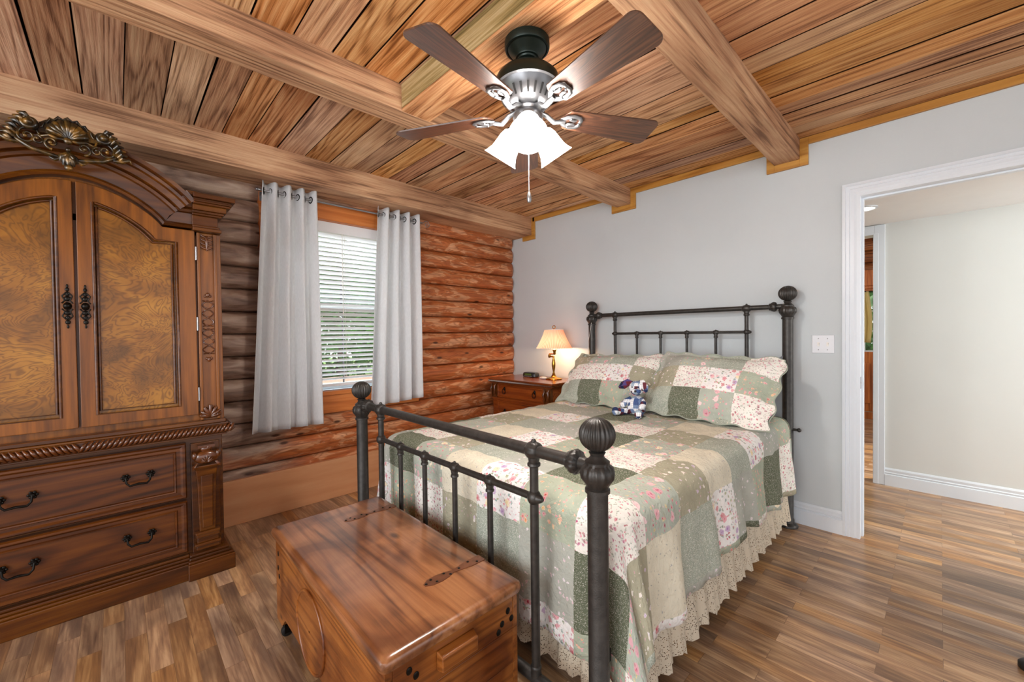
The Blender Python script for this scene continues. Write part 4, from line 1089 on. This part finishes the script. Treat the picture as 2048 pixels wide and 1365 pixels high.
# dark inlaid wooden corner plugs and knots
for y,z in ((-2.70,.36),(-2.665,.385),(-2.645,.362),(-2.672,.330),(-2.315,.375),(-2.34,.345),(-2.355,.325),(-2.30,.345)):
    m=M(); m.ball((bx1+.0005,y,z),.009,.25,1,1.2,u=10,v=6); obj('nail',m,MT['bronze'],ch,smooth=60)
for x,z in ((2.29,.36),(2.30,.31),(1.39,.36),(1.385,.30),(1.40,.27)):
    m=M(); m.ball((x,by0-.0005,z),.009,.9,.25,1.2,u=10,v=6); obj('nail',m,MT['bronze'],ch,smooth=60)
for x,y in ((cx0+.045,cy0+.045),(cx1-.045,cy0+.045),(cx0+.045,cy1-.045),(cx1-.045,cy1-.045)):
    m=M(); m.lathe([(.016,.124),(.016,.07),(.010,.066),(.010,.05)],(x,y,0),'z',12); m.box(x-.016,x-.012,y-.012,y+.012,.018,.06); m.box(x+.012,x+.016,y-.012,y+.012,.018,.06); m.box(x-.016,x+.016,y-.012,y+.012,.052,.060)
    c=obj('caster',m,MT['bronze'],ch,smooth=40)
    m=M(); m.lathe([(.018,-.010),(.022,-.008),(.022,.008),(.018,.010)],(x,y,.022),'x',18); obj('wheel',m,MT['rubber'],c,smooth=40)
# ================================================================ NIGHTSTAND
ns=thing('nightstand','reddish wood nightstand with rope-edged top between log wall and bed','nightstand',(.54,-.26,0))
nx0,nx1,ny0,ny1,NT=.12,.965,-.505,-.02,.822
m=M(); m.box(nx0,nx1,ny0,ny1,NT-.016,NT); m.box(nx0+.012,nx1-.012,ny0+.012,ny1,NT-.045,NT-.016); obj('top',m,MT['stand_x'],ns,bevel=.004)
m=M()
for i in range(60):
    x=nx0+.01+(nx1-nx0-.02)*i/59
    m.tube([(x-.007,ny0+.006,NT-.036),(x,ny0-.004,NT-.027),(x+.007,ny0+.006,NT-.018)],[.003,.005,.003],5)
for i in range(36):
    y=ny0+.01+(ny1-ny0-.02)*i/35
    for xx,s in ((nx1,1),(nx0,-1)): m.tube([(xx-s*.006,y-.007,NT-.036),(xx+s*.004,y,NT-.027),(xx-s*.006,y+.007,NT-.018)],[.003,.005,.003],5)
obj('rope_edge',m,MT['carve'],ns,smooth=60)
m=M(); m.box(nx0+.035,nx1-.035,ny0+.035,ny1,.09,NT-.045); m.box(nx0+.02,nx1-.02,ny0+.02,ny1,0,.09); m.box(nx0+.028,nx1-.028,ny0+.026,ny1,.09,.11); m.box(nx0+.03,nx1-.03,ny0+.028,ny1,.615,.632)
obj('case',m,MT['stand_x'],ns,bevel=.003)
for z0,z1 in ((.64,.765),(.37,.605),(.12,.355)):
    m=M(); a,b=nx0+.115,nx1-.115
    m.loft([[(a+e,y,z0+e),(b-e,y,z0+e),(b-e,y,z1-e),(a+e,y,z1-e)] for y,e in ((ny0+.036,0),(ny0+.022,0),(ny0+.018,.005),(ny0+.018,.010),(ny0+.024,.016))])
    d=obj('drawer',m,MT['stand_x'],ns,smooth=30)
    for q in (-1,1):
        xc=(a+b)/2+q*.20; zc=(z0+z1)/2+.012
        m=M(); m.ball((xc,ny0+.018,zc+.012),.013,1,.5,1.5,u=12,v=8); m.tube([(xc+.020*math.sin(t),ny0+.008,zc-.012+.026*math.cos(t)) for t in [2*PI*k/20 for k in range(20)]],.0032,6,closed=True)
        obj('ring_pull',m,MT['bronze'],d,smooth=60)
for xc in (nx0+.072,nx1-.072):
    m=M(); m.box(xc-.040,xc+.040,ny0+.018,ny0+.05,.632,NT-.045)
    for q in (-1,1): m.tube([(xc+q*.030,ny0+.014,.645),(xc+q*.018,ny0+.004,.68),(xc+q*.030,ny0+.0,.715),(xc+q*.020,ny0+.006,.745),(xc+q*.032,ny0+.012,.765)],[.006,.010,.012,.010,.007],8)
    m.ball((xc,ny0+.012,.735),.014,1,.7,1.2,u=10,v=8); m.ball((xc,ny0+.012,.675),.010,1,.7,1.6,u=10,v=8)
    obj('corner_carving',m,MT['carve'],ns,smooth=60)
# lamp
lx,ly=.72,-.19; lz=NT
lp=thing('table_lamp','lit brass bedside lamp with swing arm and pleated pinkish shade','lamp',(lx,ly,lz))
m=M(); m.lathe([(.078,0),(.080,.006),(.074,.012),(.050,.018),(.030,.024),(.018,.040),(.011,.060)],(lx,ly,lz),'z',32); obj('base',m,MT['brass'],lp,smooth=50)
m=M(); m.lathe([(.010,.058),(.009,.075),(.014,.10),(.018,.13),(.018,.155),(.013,.185),(.008,.205),(.010,.212),(.008,.22)],(lx,ly,lz),'z',20); obj('stem',m,MT['brass'],lp,smooth=50)
m=M(); m.tube([(lx,ly,lz+.215),(lx-.055,ly+.01,lz+.218)],.008,10); m.lathe([(.010,-.012),(.013,-.006),(.013,.018),(.008,.022)],(lx-.06,ly+.01,lz+.216),'z',14)
m.tube([(lx-.06,ly+.01,lz+.240),(lx+.012,ly+.0,lz+.242)],.007,10); m.lathe([(.009,.235),(.014,.245),(.012,.26),(.018,.275),(.020,.285),(.006,.288)],(lx+.012,ly,lz),'z',16)
obj('swing_arm',m,MT['brass'],lp,smooth=50)
m=M(); sx,sy=lx+.008,ly; npl=56*4
zb,zt=lz+.300,lz+.474
def shf(u,v):
    a=2*PI*u; r=(.168*(1-v)+.088*v)-.012*math.sin(v*PI)*.6; r*=1+.012*math.cos(56*a)
    return (sx+r*math.cos(a),sy+r*math.sin(a),zb+(zt-zb)*v)
m.grid(shf,npl,8,closed_u=True); 
ORGs=Vector((sx,sy,zb))
me_o=obj('lamp_shade',m,MT['lampshade'],lp,smooth=180)
# keep the shade's own axis as its origin so the pleats follow it
off=ORGs-ORG[lp]
for v in me_o.data.vertices: v.co-=off
me_o.location=off
m=M()
for k in range(56):
    a=2*PI*k/56; m.ball((sx+.169*math.cos(a),sy+.169*math.sin(a),zb-.003),.0042,u=6,v=4)
m.tube([(sx+.088*math.cos(a),sy+.088*math.sin(a),zt) for a in [2*PI*k/40 for k in range(40)]],.004,6,closed=True)
obj('shade_trim',m,MT['white_plastic'],lp,smooth=60)
m=M(); m.tube([(sx+.016*math.cos(a),sy,zt+.024+.016*math.sin(a)) for a in [2*PI*k/20 for k in range(20)]],.004,7,closed=True); m.tube([(sx,sy,zt-.02),(sx,sy,zt+.01)],.004,7)
for k in range(3):
    a=2*PI*k/3; m.tube([(sx,sy,zt-.015),(sx+.087*math.cos(a),sy+.087*math.sin(a),zt)],.0015,5)
obj('finial',m,MT['brass'],lp,smooth=60)
m=M(); m.ball((sx,sy,zb+.06),.028,1,1,1.2,u=16,v=10); obj('bulb',m,glow('warm_bulb','ffc98a',6.0),lp,smooth=180)
light('bedside_lamp_light','POINT',(sx,sy,zb+.02),4.8,(1,.66,.38),.03)
# clock
ck=thing('alarm_clock','small black digital alarm clock at the log wall side of the nightstand top','clock',(.40,-.17,NT))
m=M(); m.loft([[(.40+a*1.0,-.17+b,z) for a,b in ((-.085*k,-.030*k),(-.06*k,-.045*k),(.06*k,-.045*k),(.085*k,-.030*k),(.085*k,.03*k),(-.085*k,.03*k))] for z,k in ((NT,.90),(NT+.006,1.0),(NT+.030,1.0),(NT+.044,.90),(NT+.047,.80))]); obj('case',m,MT['black_plastic'],ck,smooth=35)
m=M(); m.box(.355,.445,-.2165,-.212,NT+.019,NT+.036); obj('display',m,MT['display'],ck)
for k in range(6): m=M(); m.box(.350+k*.018,.360+k*.018,-.2168,-.213,NT+.008,NT+.012); obj('button',m,MT['white_plastic'],ck)
m=M(); m.ball((.635,-.245,NT+.012),.020,2.2,1.1,.55,u=20,v=10); tag(obj('oval_dish',m,MT['white_plastic'],smooth=180),'small smooth white oval object lying in front of the lamp base','trinket')
# ================================================================ CEILING FAN
fx,fy=2.2,-2.06; BZ=2.07
fan=thing('ceiling_fan','dark five-blade ceiling fan with three lit bell shades','ceiling fan',(fx,fy,2.357))
m=M(); m.lathe([(.078,2.357),(.084,2.353),(.085,2.332),(.082,2.324),(.076,2.322),(.075,2.325),(.071,2.322),(.060,2.306),(.046,2.296),(.044,2.291),(.037,2.290),(.035,2.285),(.029,2.284),(.022,2.276)],(fx,fy,0),'z',40); obj('canopy',m,MT['fan_green'],fan,smooth=40)
m=M(); m.ball((fx,fy,2.272),.022,u=16,v=10); m.tube([(fx,fy,2.272),(fx,fy,2.23)],.013,12); obj('downrod',m,MT['fan_green'],fan,smooth=50)
m=M(); m.lathe([(.020,2.246),(.060,2.243),(.100,2.232),(.116,2.216),(.121,2.198),(.121,2.178)],(fx,fy,0),'z',48); mh=obj('motor_housing',m,MT['fan_green'],fan,smooth=40)
m=M(); m.lathe([(.121,2.178),(.114,2.174),(.110,2.162),(.098,2.138),(.078,2.118),(.060,2.108),(.040,2.106)],(fx,fy,0),'z',48,cap=False); v_=obj('vented_skirt',m,MT['fan_metal'],fan,smooth=40)
m=M()
for k in range(24):
    a=2*PI*k/24; d=Vector((math.cos(a),math.sin(a),0)); e=Vector((-d.y,d.x,0)); c=Vector((fx,fy,0))
    p0=c+d*.1035+Vector((0,0,2.150)); p1=c+d*.083+Vector((0,0,2.121))
    n_=(p1-p0).cross(e).normalized(); n_=n_ if n_.z<0 else -n_
    m.bm.faces.new([m.bm.verts.new(q+n_*.0035) for q in (p0-e*.0045,p0+e*.0045,p1+e*.0035,p1-e*.0035)])
obj('vent_slots',m,MT['rubber'],v_,recalc=False)
m=M(); m.lathe([(.048,2.108),(.050,2.100),(.044,2.092),(.052,2.084),(.056,2.070),(.054,2.040),(.046,2.026),(.030,2.014),(.012,2.006)],(fx,fy,0),'z',36); obj('switch_housing',m,MT['fan_metal'],fan,smooth=40)
for k in range(5):
    th=math.radians(-80+72*k); d=Vector((math.cos(th),math.sin(th),0)); e=Vector((-d.y,d.x,0)); pit=math.radians(-12)
    e2=e*math.cos(pit)+Vector((0,0,1))*math.sin(pit); up=d.cross(e2)
    c=Vector((fx,fy,BZ+.018))
    def L(r,w_,h=0): return c+d*r+e2*w_+up*h
    # blade outline
    out=[]
    r0,r1,w0,w1,rcn=.150,.545,.048,.070,.030
    out+=[(r0+.012,-w0),(r0,-w0+.016),(r0-.012,0),(r0,w0-.016),(r0+.012,w0)]
    for q in range(7):
        a=PI/2-PI/2*q/6; out.append((r1-rcn+rcn*math.cos(a),w1-rcn+rcn*math.sin(a)))
    for q in range(7):
        a=-PI/2*q/6; out.append((r1-rcn+rcn*math.cos(a),-w1+rcn+rcn*math.sin(a)))
    m=M(); A=[m.bm.verts.new((r,w_,.003)) for r,w_ in out]; B=[m.bm.verts.new((r,w_,-.003)) for r,w_ in out]; n=len(out)
    m.bm.faces.new(A); m.bm.faces.new(B[::-1])
    for i in range(n): m.bm.faces.new((A[i],B[i],B[(i+1)%n],A[(i+1)%n]))
    bl=obj('blade',m,MT['blade'],None,bevel=.001)
    mt=Matrix.Identity(4)
    for i in range(3): mt[i][0]=d[i]; mt[i][1]=e2[i]; mt[i][2]=up[i]
    mt.translation=c-ORG[fan]; bl.parent=fan; bl.matrix_local=mt
    m=M()
    # iron: arm from hub, open scroll under the blade root
    m.tube([Vector((fx,fy,BZ+.030))+d*.045,Vector((fx,fy,BZ+.020))+d*.075,L(.105,0,-.022),L(.135,0,-.014),L(.150,0,-.010)],[.010,.012,.012,.013,.011],10,flat=.6,flatdir=(0,0,1))
    for s in (-1,1):
        m.tube([L(.135,s*.004,-.010),L(.155,s*.020,-.009),L(.180,s*.030,-.009),L(.205,s*.026,-.009),L(.216,s*.012,-.009),L(.214,0,-.009)],[.009,.010,.009,.008,.008,.007],8,flat=.5,flatdir=tuple(up))
        m.tube([L(.165,s*.026,-.009),L(.172,s*.012,-.009),L(.188,s*.008,-.010),L(.198,s*.014,-.009)],[.006,.007,.006,.004],8,flat=.6,flatdir=tuple(up))
        m.ball(L(.170,s*.022,-.013),.004,u=8,v=6)
    m.ball(L(.210,0,-.013),.004,u=8,v=6)
    obj('blade_iron',m,MT['fan_metal'],fan,smooth=60)
for k in range(3):
    th=math.radians(-46+120*k); d=Vector((math.cos(th),math.sin(th),0)); c=Vector((fx,fy,0))
    ax=(d*.60+Vector((0,0,-.80))).normalized(); neck=c+d*.052+Vector((0,0,2.045))
    m=M(); m.tube([c+d*.03+Vector((0,0,2.055)),neck],.012,10); m.lathe([(.014,-.008),(.024,0),(.026,.012),(.022,.020)],neck,ax,20); obj('lamp_holder',m,MT['fan_metal'],fan,smooth=50)
    m=M(); m.lathe([(.022,.012),(.035,.022),(.043,.042),(.047,.068),(.052,.094),(.062,.116),(.069,.126),(.066,.126),(.059,.114),(.048,.094),(.043,.068),(.039,.042),(.028,.024)],neck,ax,36,cap=False); obj('glass_shade',m,MT['shade_glass'],fan,smooth=60)
    light('fan_bulb_light','POINT',tuple(neck+ax*.07),12.0,(1,.96,.90),.035)
m=M(); 
px,py=fx+.035,fy-.035
for i in range(60): m.ball((px,py,2.03-i*.0043),.0021,u=6,v=4)
m.tube([(px,py,2.03),(px,py,1.77)],.0009,5)
pc=obj('pull_chain',m,MT['steel'],fan,smooth=60)
m=M(); m.lathe([(.003,0),(.006,-.005),(.0085,-.018),(.0085,-.030),(.005,-.038)],(px,py,1.775),'z',14); obj('chain_fob',m,MT['steel'],pc,smooth=50)
m=M(); m.tube([(fx-.050,fy-.01,2.06),(fx-.052,fy-.012,1.96)],.0012,5); obj('short_chain',m,MT['steel'],fan)
# ================================================================ SMALL THINGS
sw=thing('light_switch','white double light switch plate on the grey wall by the doorway','light switch',(2.771,0,1.17))
m=M(); m.box(2.714,2.828,-.006,-.0005,1.113,1.227); obj('plate',m,MT['plate'],sw,bevel=.003)
for x in (2.748,2.794):
    m=M(); m.box(x-.006,x+.006,-.0075,-.005,1.157,1.183); m.box(x-.0045,x+.0045,-.016,-.006,1.168,1.178); obj('toggle',m,MT['white_plastic'],sw,bevel=.001)
    for z in (1.135,1.205): m=M(); m.ball((x,-.0065,z),.003,1,.5,1,u=8,v=6); obj('screw',m,MT['steel'],sw)
st=M(); st.lathe([(.030,0),(.034,.004),(.034,.020),(.026,.030),(.012,.034)],(3.515,-.805,0),'z',24); tag(obj('rubber_stopper',st,MT['rubber'],smooth=50),'small black rounded rubber object on the floor at the frame edge','door stop')
